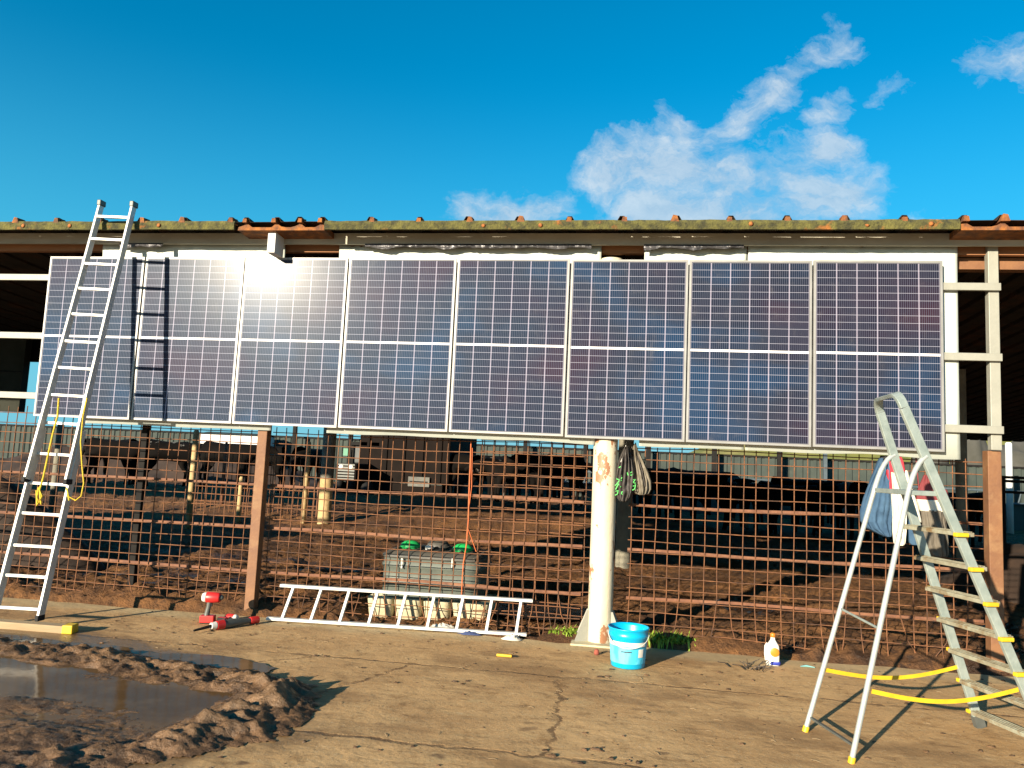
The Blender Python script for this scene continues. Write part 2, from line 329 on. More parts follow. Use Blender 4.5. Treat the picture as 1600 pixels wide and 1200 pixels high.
# clods / dark manure spots
vo = g.n.new('ShaderNodeTexVoronoi'); vo.inputs['Scale'].default_value = 3.2; vo.inputs['Randomness'].default_value = 1
mpv = g.n.new('ShaderNodeMapping'); mpv.inputs['Scale'].default_value = (1, 2.2, 1)
vadd = g.n.new('ShaderNodeVectorMath'); vadd.operation = 'ADD'; nzc = g.n.new('ShaderNodeTexNoise'); nzc.inputs['Scale'].default_value = 6; g.l.new(g.co, nzc.inputs[0])
vsc = g.n.new('ShaderNodeVectorMath'); vsc.operation = 'SCALE'; vsc.inputs['Scale'].default_value = .22; g.l.new(nzc.outputs['Color'], vsc.inputs[0]); g.l.new(g.co, vadd.inputs[0]); g.l.new(vsc.outputs[0], vadd.inputs[1])
g.l.new(vadd.outputs[0], mpv.inputs[0]); g.l.new(mpv.outputs[0], vo.inputs['Vector'])
spot = g.math('MULTIPLY', g.math('SUBTRACT', 1, g.ramp(vo.outputs['Distance'], .08, .22)), g.ramp(g.noise(1.3, 3), .50, .58))
near = g.math('SUBTRACT', 1, g.ramp(g.y, 4.2, 5.6))
base = g.mix(g.math('MULTIPLY', spot, g.math('ADD', .35, g.math('MULTIPLY', near, .5))), base, (.09, .05, .028))
# wet patch round the puddle
wx = g.math('DIVIDE', g.math('ADD', g.x, 5.4), 3.3); wy = g.math('DIVIDE', g.math('SUBTRACT', g.y, 4.6), 1.72)
wd = g.math('ADD', g.math('SQRT', g.math('ADD', g.math('MULTIPLY', wx, wx), g.math('MULTIPLY', wy, wy))), g.math('MULTIPLY', g.math('SUBTRACT', g.noise(2, 6), .5), .35))
wet = g.math('SUBTRACT', 1, g.ramp(wd, .98, 1.12))
base = g.mix(g.math('MULTIPLY', wet, .8), base, (.12, .070, .034))
g.l.new(base, g.b.inputs['Base Color'])
rg = g.n.new('ShaderNodeMapRange'); rg.inputs['To Min'].default_value = .85; rg.inputs['To Max'].default_value = .35; g.l.new(wet, rg.inputs[0]); g.l.new(rg.outputs[0], g.b.inputs['Roughness'])
g.b.inputs['Specular IOR Level'].default_value = .3
hh = g.math('ADD', g.math('MULTIPLY', g.noise(14, 10, .7), .6), g.math('ADD', g.math('MULTIPLY', g.noise(3, 6), 1.2), g.math('MULTIPLY', ck, -.8)))
bp = g.n.new('ShaderNodeBump'); bp.inputs['Strength'].default_value = .55; bp.inputs['Distance'].default_value = .02; g.l.new(hh, bp.inputs['Height']); g.l.new(bp.outputs[0], g.b.inputs['Normal'])
M['concrete'] = g.m
# --- soil of the cattle yard
g = nodes_mat('trodden yard soil')
base = g.mix(g.ramp(g.noise(.9, 8, .7), .35, .65), (.22, .100, .034), (.085, .038, .015))
base = g.mix(g.ramp(g.noise(9, 8, .7), .5, .7), base, (.035, .017, .009))
wetn = g.math('MULTIPLY', g.ramp(g.noise(.55, 4), .52, .60), g.math('SUBTRACT', 1, g.ramp(g.y, 10.5, 12.5)))
base = g.mix(g.math('MULTIPLY', wetn, .8), base, (.028, .018, .014))
g.l.new(base, g.b.inputs['Base Color'])
rg = g.n.new('ShaderNodeMapRange'); rg.inputs['To Min'].default_value = .9; rg.inputs['To Max'].default_value = .25; g.l.new(wetn, rg.inputs[0]); g.l.new(rg.outputs[0], g.b.inputs['Roughness'])
g.b.inputs['Specular IOR Level'].default_value = .3
hh = g.math('ADD', g.noise(16, 8, .75), g.math('MULTIPLY', g.noise(5, 8, .7), 2))
bp = g.n.new('ShaderNodeBump'); bp.inputs['Strength'].default_value = .9; bp.inputs['Distance'].default_value = .05; g.l.new(hh, bp.inputs['Height']); g.l.new(bp.outputs[0], g.b.inputs['Normal'])
M['soil'] = g.m
# --- wet mud
g = nodes_mat('wet mud')
base = g.mix(g.ramp(g.noise(7, 8, .7), .4, .62), (.17, .094, .044), (.055, .031, .015))
base = g.mix(g.math('MULTIPLY', g.ramp(g.z, .03, .1), .5), base, (.22, .130, .062))
g.l.new(base, g.b.inputs['Base Color']); g.b.inputs['Roughness'].default_value = .40
bp = g.n.new('ShaderNodeBump'); bp.inputs['Strength'].default_value = .9; bp.inputs['Distance'].default_value = .02; g.l.new(g.noise(38, 8, .7), bp.inputs['Height']); g.l.new(bp.outputs[0], g.b.inputs['Normal'])
M['mud'] = g.m
# --- puddle
g = nodes_mat('muddy water')
base = g.mix(g.ramp(g.noise(1.5, 5), .4, .6), (.085, .048, .020), (.13, .078, .036)); g.l.new(base, g.b.inputs['Base Color'])
g.b.inputs['Roughness'].default_value = .09; g.b.inputs['IOR'].default_value = 1.10; g.b.inputs['Specular IOR Level'].default_value = .5
bp = g.n.new('ShaderNodeBump'); bp.inputs['Strength'].default_value = .12; bp.inputs['Distance'].default_value = .01; g.l.new(g.noise(7, 3), bp.inputs['Height']); g.l.new(bp.outputs[0], g.b.inputs['Normal'])
M['water'] = g.m
g = nodes_mat('dark slurry water')
g.b.inputs['Base Color'].default_value = (.012, .009, .007, 1); g.b.inputs['Roughness'].default_value = .12; g.b.inputs['IOR'].default_value = 1.25
bp = g.n.new('ShaderNodeBump'); bp.inputs['Strength'].default_value = 1; bp.inputs['Distance'].default_value = .06; g.l.new(g.noise(9, 5, .6, st=(.6, 1.6, 1)), bp.inputs['Height']); g.l.new(bp.outputs[0], g.b.inputs['Normal'])
M['slurry'] = g.m
# --- solar cells under glass (object coordinates: x 0..1.134, z 0..1.762)
g = nodes_mat('solar cells under glass')
PW, PH = 1.134, 1.762
oi = g.n.new('ShaderNodeObjectInfo')
CW = (PW-.048)/6; CH = (PH-.052-.016)/24
ux = g.math('DIVIDE', g.math('SUBTRACT', g.x, .024), CW)
up = g.math('GREATER_THAN', g.z, PH/2)
zz = g.math('SUBTRACT', g.math('SUBTRACT', g.z, .026), g.math('MULTIPLY', up, .016))
uz = g.math('DIVIDE', zz, CH)
fx = g.math('ABSOLUTE', g.math('SUBTRACT', g.math('FRACT', ux), .5)); fz = g.math('ABSOLUTE', g.math('SUBTRACT', g.math('FRACT', uz), .5))
gapx = g.math('GREATER_THAN', fx, .5-.0034/CW); gapz = g.math('GREATER_THAN', fz, .5-.0019/CH)
mid = g.math('LESS_THAN', g.math('ABSOLUTE', g.math('SUBTRACT', g.z, PH/2)), .011)
outx = g.math('GREATER_THAN', g.math('ABSOLUTE', g.math('SUBTRACT', g.x, PW/2)), PW/2-.026)
outz = g.math('GREATER_THAN', g.math('ABSOLUTE', g.math('SUBTRACT', g.z, PH/2)), PH/2-.028)
bb_ = g.math('ABSOLUTE', g.math('SUBTRACT', g.math('FRACT', g.math('MULTIPLY', ux, 10)), .5))
bus = g.math('MULTIPLY', g.math('SUBTRACT', 1, g.ramp(bb_, .07, .16)), .52)
cellid = g.n.new('ShaderNodeCombineXYZ'); g.l.new(g.math('FLOOR', ux), cellid.inputs[0]); g.l.new(g.math('FLOOR', uz), cellid.inputs[1]); g.l.new(oi.outputs['Random'], cellid.inputs[2])
wn = g.n.new('ShaderNodeTexWhiteNoise'); g.l.new(cellid.outputs[0], wn.inputs[0])
geo = g.n.new('ShaderNodeNewGeometry'); mpg = g.n.new('ShaderNodeMapping'); mpg.inputs['Scale'].default_value = (.55, .3, .8); g.l.new(geo.outputs['Position'], mpg.inputs[0])
pn = g.n.new('ShaderNodeTexNoise'); pn.inputs['Scale'].default_value = 1.3; pn.inputs['Detail'].default_value = 3; g.l.new(mpg.outputs[0], pn.inputs[0])
vv = g.math('ADD', pn.outputs[0], g.math('MULTIPLY', g.math('SUBTRACT', wn.outputs[0], .5), .025))
cr_ = g.n.new('ShaderNodeValToRGB'); e = cr_.color_ramp.elements
e[0].position = .36; e[0].color = (.006, .022, .055, 1); e[1].position = .70; e[1].color = (.024, .009, .016, 1)
x_ = cr_.color_ramp.elements.new(.47); x_.color = (.010, .012, .022, 1); x_ = cr_.color_ramp.elements.new(.56); x_.color = (.013, .011, .021, 1)
g.l.new(vv, cr_.inputs[0])
c = g.mix(bus, cr_.outputs[0], (.10, .108, .155))
c = g.mix(g.math('MULTIPLY', gapz, .52), c, (.42, .43, .52))
c = g.mix(g.math('MULTIPLY', gapx, .75), c, (.38, .35, .44))
c = g.mix(mid, c, (.72, .70, .70))
c = g.mix(g.math('MULTIPLY', g.math('MAXIMUM', outx, outz), .9), c, (.10, .10, .115))
dust = g.math('ADD', g.math('MULTIPLY', g.ramp(g.noise(7, 9, .75), .50, .85), .22), g.math('MULTIPLY', g.ramp(g.noise(2.6, 8, .8, vec=geo.outputs['Position'], st=(1.6, 1, .7)), .56, .72), .16))
c = g.mix(dust, c, (.16, .15, .15))
g.l.new(c, g.b.inputs['Base Color']); g.b.inputs['Roughness'].default_value = .5
g.b.inputs['Coat Weight'].default_value = 1.0; g.b.inputs['Coat Roughness'].default_value = .205; g.b.inputs['Coat IOR'].default_value = 1.10; g.b.inputs['Specular IOR Level'].default_value = .11; g.b.inputs['Specular Tint'].default_value = (.30, .62, 1, 1)
bp = g.n.new('ShaderNodeBump'); bp.inputs['Strength'].default_value = .05; bp.inputs['Distance'].default_value = .004; g.l.new(g.noise(1.6, 2), bp.inputs['Height']); g.l.new(bp.outputs[0], g.b.inputs['Coat Normal'])
M['cells'] = g.m

# ------------------------------------------------------------ setting
gb = MB(); gb.add([(-400, -200, -.12), (400, -200, -.12), (400, 600, -.12), (-400, 600, -.12)], [(0, 1, 2, 3)]); struct('ground', gb, M['soil'])
# concrete yard with an irregular far edge
def edge_y(x): return 7.58 + .07*mn.noise(Vector((x*.9, 0, 0))) + .05*mn.noise(Vector((x*4, 3, 0))) + (.02 if x > 0 else -.02)
cb = MB(); xs = [-30+i*.12 for i in range(int(60/.12)+1)]
vs = []; fs = []
for x in xs: vs += [(x, -25, 0), (x, 3, 0), (x, edge_y(x), 0), (x, edge_y(x)+.01, -.13)]
for i in range(len(xs)-1):
    for k in range(3): fs.append((i*4+k, i*4+4+k, i*4+5+k, i*4+1+k))
cb.add(vs, fs); struct('concrete_yard', cb, M['concrete'])
# soil behind: height field
def soil_h(x, y):
    n1 = mn.noise(Vector((x*.35, y*.35, 1))); n2 = mn.noise(Vector((x*1.7, y*1.7, 5))); n3 = mn.noise(Vector((x*6, y*6, 9))); n4 = mn.noise(Vector((x*15, y*15, 2)))
    am = min(1, max(.3, (y-7.5)/2))
    n5 = mn.noise(Vector((x*3.1, y*3.1, 12)))
    h = .01 + .05*n1*am + .05*n2*am + .07*abs(n3)*1.2 + .025*n4 + .075*max(0, n5)*am
    h += .10*math.exp(-((y-7.95)/.30)**2)*(.75+.5*n2) * (1.25 if x < -3.9 else 1)
    if -2.9 < x < -.25: h -= .085*math.exp(-((y-7.95)/.35)**2)*min(1, (x+2.9)*4, (-.25-x)*4)
    q_ = max(0, min(1, (y-15)/6)); h += .45*q_*q_*(3-2*q_)*max(0, min(1, (3-x)/4))
    return h
ys = [7.56]
while ys[-1] < 60: ys.append(ys[-1] + max(.035, (ys[-1]-7)*.018+.02))
sb = MB(); vs = []; fs = []; nx = 330
for y in ys:
    half0 = -7.5 - (y-7.5)*1.0; half1 = 5.5 + (y-7.5)*.62
    for i in range(nx+1):
        x = half0 + (half1-half0)*i/nx
        h = soil_h(x, y)
        if y < 7.62: h = -.05
        vs.append((x, y + (0 if y > 7.62 else .04*mn.noise(Vector((x*3, 0, 0)))), h))
for j in range(len(ys)-1):
    for i in range(nx): fs.append((j*(nx+1)+i, j*(nx+1)+i+1, (j+1)*(nx+1)+i+1, (j+1)*(nx+1)+i))
sb.add(vs, fs, True); struct('yard_soil', sb, M['soil'])
# hill far right
def mound(name, cx, cy, rx, ry, hz, mt, nsc=.3, namp=.25, nx=60, ny=40, z0=-.1):
    b = MB(); vs = []; fs = []
    for j in range(ny+1):
        for i in range(nx+1):
            u = -1+2*i/nx; v = -1+2*j/ny; d = math.sqrt(u*u+v*v)
            h = max(0, 1-d*d)**.8 if d < 1 else 0
            x = cx+u*rx; y = cy+v*ry
            q = 1+namp*mn.fractal(Vector((x*nsc, y*nsc, 3.1)), 1, 2, 5)
            vs.append((x, y, z0+hz*h*q))
    for j in range(ny):
        for i in range(nx): fs.append((j*(nx+1)+i, j*(nx+1)+i+1, (j+1)*(nx+1)+i+1, (j+1)*(nx+1)+i))
    return b.add(vs, fs, True)
struct('hill', mound('hill', 62, 110, 62, 55, 15, M['hill'], .05, .2, 90, 60), M['hill'])
tag(mound('manure_heap', -13.4, 9.7, 6.5, 1.3, 2.25, M['manure'], 1.1, .16, 150, 60).build('manure_heap', M['manure']), kind='stuff')
tag(mound('manure_heap', -19, 29, 9, 3, 1.75, M['manure'], .8, .3, 110, 60).build('manure_heap', M['manure']), kind='stuff')

# ------------------------------------------------------------ puddle and mud berm
poly = [atz(*p).xy for p in ((0, 1013), (100, 1024), (200, 1040), (290, 1056), (370, 1072), (430, 1082), (420, 1105), (375, 1132), (300, 1153), (230, 1170), (140, 1186), (0, 1200))]
poly.insert(0, Vector((-7.2, 6.2))); poly.append(Vector((-3.9, 3.2)))
wdt = [.24, .27, .27, .26, .24, .22, .22, .25, .26, .24, .22, .26, .30, .32, .34]
hgt = [.05, .06, .07, .08, .09, .10, .13, .15, .13, .10, .07, .06, .05, .05, .05]
def berm(x, y):
    best = 0; p = Vector((x, y))
    for i in range(len(poly)-1):
        a, b = poly[i], poly[i+1]; ab = b-a; t = max(0, min(1, (p-a).dot(ab)/ab.length_squared)); d = (p-a-ab*t).length
        ww = wdt[i]*(1-t)+wdt[min(i+1, 14)]*t; hh_ = hgt[i]*(1-t)+hgt[min(i+1, 14)]*t
        best = max(best, hh_*math.exp(-(d/ww)**2*1.1))
    return best
mb_ = MB(); vs = []; idx = {}; fs = []
X0, X1, Y0, Y1, ST = -6.6, -1.9, 3.2, 6.4, .016
nx_ = int((X1-X0)/ST); ny_ = int((Y1-Y0)/ST)
H_ = {}
def inside(x, y):
    c = False; n = len(poly)
    for i in range(n):
        a, b = poly[i], poly[(i+1) % n]
        if (a.y > y) != (b.y > y) and x < (b.x-a.x)*(y-a.y)/(b.y-a.y)+a.x: c = not c
    return c
def mudh(x, y):
    wx = x+.07*mn.noise(Vector((x*3, y*3, 5))); wy = y+.07*mn.noise(Vector((x*3, y*3, 15)))
    b = berm(wx, wy); e = min(1, b*16)
    f1 = mn.noise(Vector((wx*4.3, wy*5.5, 0))); f2 = mn.noise(Vector((wx*10, wy*12, 4))); f3 = 1-2*abs(mn.noise(Vector((wx*19, wy*22, 3)))); f4 = mn.noise(Vector((x*44, y*44, 8))); f5 = mn.noise(Vector((x*90, y*90, 2)))
    h = b*.62*(1+.9*f1+.5*f2) + e*(.016*f3+.020*f2+.013*f4+.006*f5) - .019
    if b < .05 and y < 5.6 and inside(x, y):                # churned shallows within the ring
        g_ = mn.noise(Vector((x*1.5+3, y*2.3, 2)))
        lo_ = max(0, min(1, (4.75-y)*1.4))
        h = max(h, -.022 + .050*g_ + .030*lo_ + .010*f3*(.4+lo_) + .008*f2 + .005*f4)
    return h
for j in range(ny_+1):
    for i in range(nx_+1):
        H_[i, j] = mudh(X0+i*ST, Y0+j*ST)
for j in range(ny_):
    for i in range(nx_):
        q = [(i, j), (i+1, j), (i+1, j+1), (i, j+1)]
        if max(H_[k] for k in q) > 0:
            f = []
            for k in q:
                if k not in idx:
                    idx[k] = len(vs); vs.append((X0+k[0]*ST, Y0+k[1]*ST, max(H_[k], -.012)+.008))
                f.append(idx[k])
            fs.append(f)
mb_.add(vs, fs, True); tag(mb_.build('mud', M['mud']), kind='stuff')
inn = [atz(*p).xy for p in ((-300, 1000), (0, 988), (120, 1006), (190, 1012), (250, 1022), (330, 1024), (400, 1034), (425, 1046), (395, 1062), (410, 1090), (370, 1115), (250, 1150), (120, 1180), (0, 1198), (-250, 1210), (-700, 1190), (-700, 1040))]
wb = MB(); wv = []
for i in range(len(inn)):
    a, b = inn[i], inn[(i+1) % len(inn)]
    for k in range(12):
        p = a.lerp(b, k/12); nn = .05*mn.noise(Vector((p.x*4, p.y*4, 1)))+.03*mn.noise(Vector((p.x*12, p.y*12, 1)))
        wv.append((p.x+nn, p.y+nn, .009))
wb.add(wv, [list(range(len(wv)))]); struct('water', wb, M['water'])

wb2 = MB(); wb2.add([(-.95+.62*math.cos(k*.2618)*(1+.2*mn.noise(Vector((k*.7, 1, 1)))), 8.7+.55*math.sin(k*.2618)*(1+.2*mn.noise(Vector((k*.7, 5, 1)))), .075) for k in range(24)], [list(range(24))]); struct('water', wb2, M['slurry'])

# ------------------------------------------------------------ solar panels
PX0, PITCHX, PT, PY = -6.364, 1.15, CAMH+2.054, 7.504
PB = PT-PH
def make_panel():
    root = thing('solar_panel', '', 'solar panel', (PX0, PY, PB), 'solar panels hung in one row on the barn rails')
    f = MB(); t = .034
    x0, z0 = PX0, PB
    f.bb(x0, x0+PW, PY, PY+.035, z0, z0+.020).bb(x0, x0+PW, PY, PY+.035, z0+PH-.020, z0+PH)
    f.bb(x0, x0+.020, PY, PY+.035, z0+.020, z0+PH-.020).bb(x0+PW-.020, x0+PW, PY, PY+.035, z0+.020, z0+PH-.020)
    f.build('frame', M['frame'], root)
    c = MB(); c.bb(x0+.020, x0+PW-.020, PY+.004, PY+.012, z0+.020, z0+PH-.020); c.build('cell_glass', M['cells'], root)
    bk = MB(); bk.bb(x0+.4, x0+.7, PY+.014, PY+.03, z0+.8, z0+.95); bk.build('junction_box', M['black'], root)
    return root
proto = make_panel()
plabels = ['leftmost solar panel of the row, partly behind the leaning ladder', 'second solar panel from the left, crossed by the ladder shadow', 'third solar panel from the left, with bright sun glare along its top',
 'fourth solar panel from the left, above the left end of the lying ladder', 'fifth solar panel from the left, above the grey tank with green lids', 'sixth solar panel from the left, directly above the cream pipe pillar',
 'seventh solar panel from the left, reddish at the top, right of the bags', 'rightmost solar panel of the row, behind the stepladder handle']
for i in range(8):
    o = proto if i == 0 else copy_tree(proto)
    o.location = (PX0+PITCHX*i + random.uniform(-.002, .002), PY, PB+random.uniform(-.004, .004)); o['label'] = plabels[i]
    o.rotation_euler = (R(random.uniform(-.15, .15)), 0, R(random.uniform(-.12, .12)))

# rails behind panels
for z, nm in ((3.477, 'topmost of the three cream rails that carry the solar panels'), (2.822, 'middle of the three cream rails that carry the solar panels'), (2.160, 'lowest of the three cream rails that carry the solar panels')):
    b = MB(); b.bb(-14, 3.335, PY+.040, PY+.080, z-.035, z+.035)
    tag(b.build('mounting_rail', M['cream'], loc=(0, PY+.06, z), bevel=.004), nm, 'rail', 'cream rails behind the solar panels')
b = MB(); b.bb(3.245, 3.335, PY+.083, PY+.16, 1.98, 3.90)
tag(b.build('rail_post', M['cream'], loc=(3.29, 7.62, 1.98), bevel=.005), 'cream square tube upright at the right end of the panel rails', 'post')
# white backing sheets with ragged tops
def sheet(px0, px1, label, seed, top=387, y=PY+.10):
    b = MB(); a = aty(px0, 500, y).x; c = aty(px1, 500, y).x
    n = max(8, int((c-a)/.03)); vs = []; fs = []
    for i in range(n+1):
        x = a+(c-a)*i/n
        zt = aty(935+(x*1)*150, top, y).z + .022*mn.noise(Vector((x*3, seed, 0))) + .026*mn.noise(Vector((x*11, seed, 2))) + .010*mn.noise(Vector((x*31, seed, 2)))
        zb = 1.888+.018*mn.noise(Vector((x*1.6, seed, 7)))
        yy0 = y+.006*mn.noise(Vector((x*2.0, seed, 4)))
        wv_ = .010*mn.noise(Vector((x*7, seed, 9))); rw = ((zb, -.010), (zb+.6, 0), (zt-.135, 0), (zt-.07, -.006+wv_), (zt, -.012-wv_))
        for zq, dy in rw: vs.append((x, yy0+dy, zq))
        for zq, dy in rw: vs.append((x, yy0+dy+.005, zq))
    for i in range(n):
        o = i*10
        for k in range(4): fs.append((o+k, o+10+k, o+11+k, o+1+k)); fs.append((o+5+k, o+6+k, o+16+k, o+15+k))
        fs.append((o, o+5, o+15, o+10)); fs.append((o+4, o+14, o+19, o+9))
    for o in (0, n*10): fs += [(o+k, o+1+k, o+6+k, o+5+k) for k in range(4)]
    b.add(vs, fs, True)
    return tag(b.build('backing_sheet', M['white_sheet'], loc=(a, y, 1.9)), label, 'sheet', 'white sheets behind the solar panels')
sheet(150, 437, 'white backing sheet with broken top edge behind the second panel', 1, 380)
sheet(523, 936, 'long white backing sheet left of the gap over the cream pillar', 2, 384)
sheet(1004, 1165, 'short white backing sheet right of the gap over the bags', 3, 386)
sheet(1167, 1497, 'pale backing sheet at the right end, curling out beside the last panel', 5, 383)
# torn foil pieces along the sheet tops
for k, (pa, pb, lb) in enumerate(((575, 925, 'long strip of torn black foil above the fourth to fifth panels'), (1006, 1160, 'torn black foil above the seventh solar panel'), (195, 262, 'thin torn black foil over the second panel beside the ladder'))):
    b = MB(); a = aty(pa, 388, 7.585).x; c = aty(pb, 388, 7.585).x; n = int((c-a)/.02); vs = []; fs = []
    for i in range(n+1):
        x = a+(c-a)*i/n; zt = 3.852; h = .014+.036*max(0, mn.noise(Vector((x*4.5, k, 0)))+.18)+.014*abs(mn.noise(Vector((x*17, k, 1))))
        yj = .012*mn.noise(Vector((x*20, 3, k)))
        vs += [(x, 7.492+yj*.5, zt), (x, 7.486-yj*.5, zt-h*.5-.015), (x, 7.492+yj*.5, zt-h-.018)]
    for i in range(n):
        for q in (0, 1): fs.append((i*3+q, i*3+3+q, i*3+4+q, i*3+1+q))
    b.add(vs, fs); ob = b.build('torn_foil', M['foam'], loc=(a, 7.56, 3.8)); s = ob.modifiers.new('s', 'SOLIDIFY'); s.thickness = .003
    tag(ob, lb, 'foil', 'torn foil strips under the roof')
b = MB(); b.bb(aty(425, 380, 7.4).x, aty(437, 380, 7.4).x, 7.30, 7.50, 3.70, 3.925)
tag(b.build('roof_bracket', M['whitewall'], loc=(-3.6, 7.4, 3.7), bevel=.004), 'white upright board between the sheet tops and the rusty roof edge', 'board')
# beams
b = MB(); b.bb(-15, 9, 7.635, 7.70, 3.800, 3.880); tag(b.build('roof_purlin', M['timber'], loc=(0, 7.68, 3.75)), 'upper orange timber beam running under the roof edge', 'beam')
b = MB(); b.bb(2.75, 9, 7.74, 7.86, 3.69, 3.80); tag(b.build('roof_purlin', M['brownpost'], loc=(0, 7.8, 3.6)), 'lower darker brown beam just under the orange timber beam', 'beam')
b = MB(); b.bb(-15, 9, 7.50, 7.53, 3.848, 3.965); tag(b.build('fascia_board', M['fascia'], loc=(0, 7.4, 3.8)), 'long grey fascia board in the shade under the roof edge', 'board')
# corrugated roof
RZ = 4.002
def roof_z(y): return RZ - (y-7.24)*.056
rt = thing('barn_roof', 'low corrugated roof with mossy edge and rusty ridge ends above the panels', 'roof', (0, 7.16, RZ))
ridges = [-15.3+.492*i for i in range(50)]
ridges = [r for r in ridges if r < 9]
known = [1.013*q for q in [-6.53, -6.035, -5.533, -5.069, -4.578, -4.067, -3.90, -3.57, -3.33, -3.088, -2.586, -2.086, -1.603, -1.104, -0.615, -0.123, 0.382, 0.871, 1.368, 1.87, 2.373, 2.871, 3.18, 3.45]]
ridges = [-6.62-.497*i for i in range(1, 18)][::-1] + known + [3.75+.3*i for i in range(46)]
def roof_sheet(xa, xb, y0, y1):
    b = MB(); prof = [(xa, 0)]
    for r in ridges:
        if xa+.1 < r < xb-.1: prof += [(r-.045, 0), (r-.018, .048), (r+.018, .048), (r+.045, 0)]
    prof.append((xb, 0)); vs = []; fs = []
    for y in (y0, (y0+y1)/2, y1):
        for x, h in prof: vs.append((x, y, roof_z(y)+h+.006*mn.noise(Vector((x*2, y, 0)))))
    n = len(prof)
    for j in range(2):
        for i in range(n-1): fs.append((j*n+i, j*n+i+1, (j+1)*n+i+1, (j+1)*n+i))
    o = b.add(vs, fs).build('roof_sheet', M['roof'], rt); s = o.modifiers.new('s', 'SOLIDIFY'); s.thickness = .006; s.offset = 1; return o
roof_sheet(-6.5, 18.0, 7.24, 25); roof_sheet(-15, -6.42, 7.25, 13.2)
for a, c in ((-15, -4.06), (-3.09, 2.86)):
    b = MB(); n = int((c-a)/.06); vs = []; fs = []
    for i in range(n+1):
        x = a+(c-a)*i/n; q = .011*mn.noise(Vector((x*.9, 4, 0)))+.007*mn.noise(Vector((x*5, 0, 0)))+.005*mn.noise(Vector((x*17, 0, 0)))
        vs += [(x, 7.215+q*.5, RZ+.004+q), (x, 7.20+q, RZ-.03), (x, 7.205, RZ-.088+q*.4), (x, 7.23, RZ-.09+q*.4), (x, 7.235, RZ+.002+q)]
    for i in range(n):
        for k in range(5): fs.append((i*5+k, i*5+5+k, i*5+5+(k+1) % 5, i*5+(k+1) % 5))
    fs += [(0, 1, 2, 3, 4), tuple(n*5+k for k in (4, 3, 2, 1, 0))]
    b.add(vs, fs).build('edge_strip', M['moss'], rt)
for a, c in ((-4.04, -3.10), (2.88, 18)):
    b = MB(); n = int((c-a)/.05); vs = []; fs = []
    for i in range(n+1):
        x = a+(c-a)*i/n; d = min(abs(x-r) for r in ridges); h = max(0, .05-d*.9)
        vs += [(x, 7.25, RZ-.052+h), (x, 7.245, RZ-.085), (x, 7.6, RZ-.105), (x, 7.6, RZ-.075+h)]
    for i in range(n):
        for k in range(4): fs.append((i*4+k, i*4+4+k, i*4+4+(k+1) % 4, i*4+(k+1) % 4))
    fs += [(0, 1, 2, 3), tuple(n*4+k for k in (3, 2, 1, 0))]
    b.add(vs, fs).build('rusty_edge', M['rustroof'], rt)
b = MB()
for r in ridges:
    s_ = random.uniform(.6, 1.15); r += random.uniform(-.03, .03)
    b.add([(r-.036*s_, 7.208, RZ-.012), (r+.036*s_, 7.208, RZ-.012), (r+.022, 7.208, RZ+.042*s_), (r-.015, 7.208, RZ+.048*s_), (r-.036*s_, 7.32, RZ-.012), (r+.036*s_, 7.32, RZ-.012), (r+.022, 7.32, RZ+.050), (r-.015, 7.32, RZ+.050)],
          [(0, 1, 2, 3), (4, 7, 6, 5), (0, 3, 7, 4), (1, 5, 6, 2), (3, 2, 6, 7), (0, 4, 5, 1)])
b.build('ridge_caps', M['rustroof'], rt)
b = MB()
for r in ridges:
    if random.random() < .4:
        x = r+random.uniform(.1, .25); b.lathe([(.0, 0), (.024, .002), (.018, .006), (.0, .008)], (x, 7.198, RZ-.045+random.uniform(-.01, .02)), 8, True, 'y')
b.build('screw_caps', mat('orange rust blob', (.45, .16, .03), (.22, .07, .02), 30, .9), rt)

# ------------------------------------------------------------ fence: posts and wire mesh
FY = 7.78
def sq_post(name, x, y, w_, z0, z1, mt, label, cat='post', group=None, bev=.006, d=None):
    b = MB(); b.bb(x-w_/2, x+w_/2, y-(d or w_)/2, y+(d or w_)/2, z0, z1)
    return tag(b.build(name, M[mt], loc=(x, y, z0), bevel=bev), label, cat, group)
pl = aty(404, 800, 7.68)
sq_post('fence_post', pl.x, 7.68, .105, -.05, 3.74, 'brownpost', 'brown square post between the two left stretches of mesh')
pr_ = aty(1547, 850, 7.72)
sq_post('fence_post', 3.29, 7.69, .115, -.05, 1.975, 'brownpost', 'brown square post at the right end of the mesh behind the stepladder')
sq_post('inner_post', aty(217, 800, 7.92).x, 7.92, .07, 0, 3.7, 'dark', 'thin black steel post just behind the mesh right of the leaning ladder')
# cream pillar
pp = aty(943, 800, 7.67)
pt = thing('pipe_pillar', 'thick cream painted pipe pillar with chipped rusty spots', 'pillar', (pp.x, 7.67, 0))
b = MB(); b.lathe([(.118, -.02), (.117, 1.2), (.119, 2.5), (.117, 3.74)], (pp.x, 7.67, 0), 40); b.build('shaft', M['pillar'], pt)
for a in (205, 335, 20, 160):
    b = MB(); d = Vector((math.cos(R(a)), math.sin(R(a)), 0)); n = Vector((-d.y, d.x, 0))*.005; c = Vector((pp.x, 7.67, 0))
    q = [c+d*.11+Vector((0, 0, .30)), c+d*.11, c+d*.25, c+d*.25+Vector((0, 0, .03)), c+d*.135+Vector((0, 0, .30))]
    vs = [p-n for p in q]+[p+n for p in q]; b.add(vs, [(0, 1, 2, 3, 4), (9, 8, 7, 6, 5)]+[(i, (i+1) % 5, 5+(i+1) % 5, 5+i) for i in range(5)]); b.build('gusset', M['cream'], pt)
b = MB(); b.bb(pp.x-.26, pp.x+.24, 7.45, 7.9, -.01, .016); b.build('base_plate', M['block'], pt)
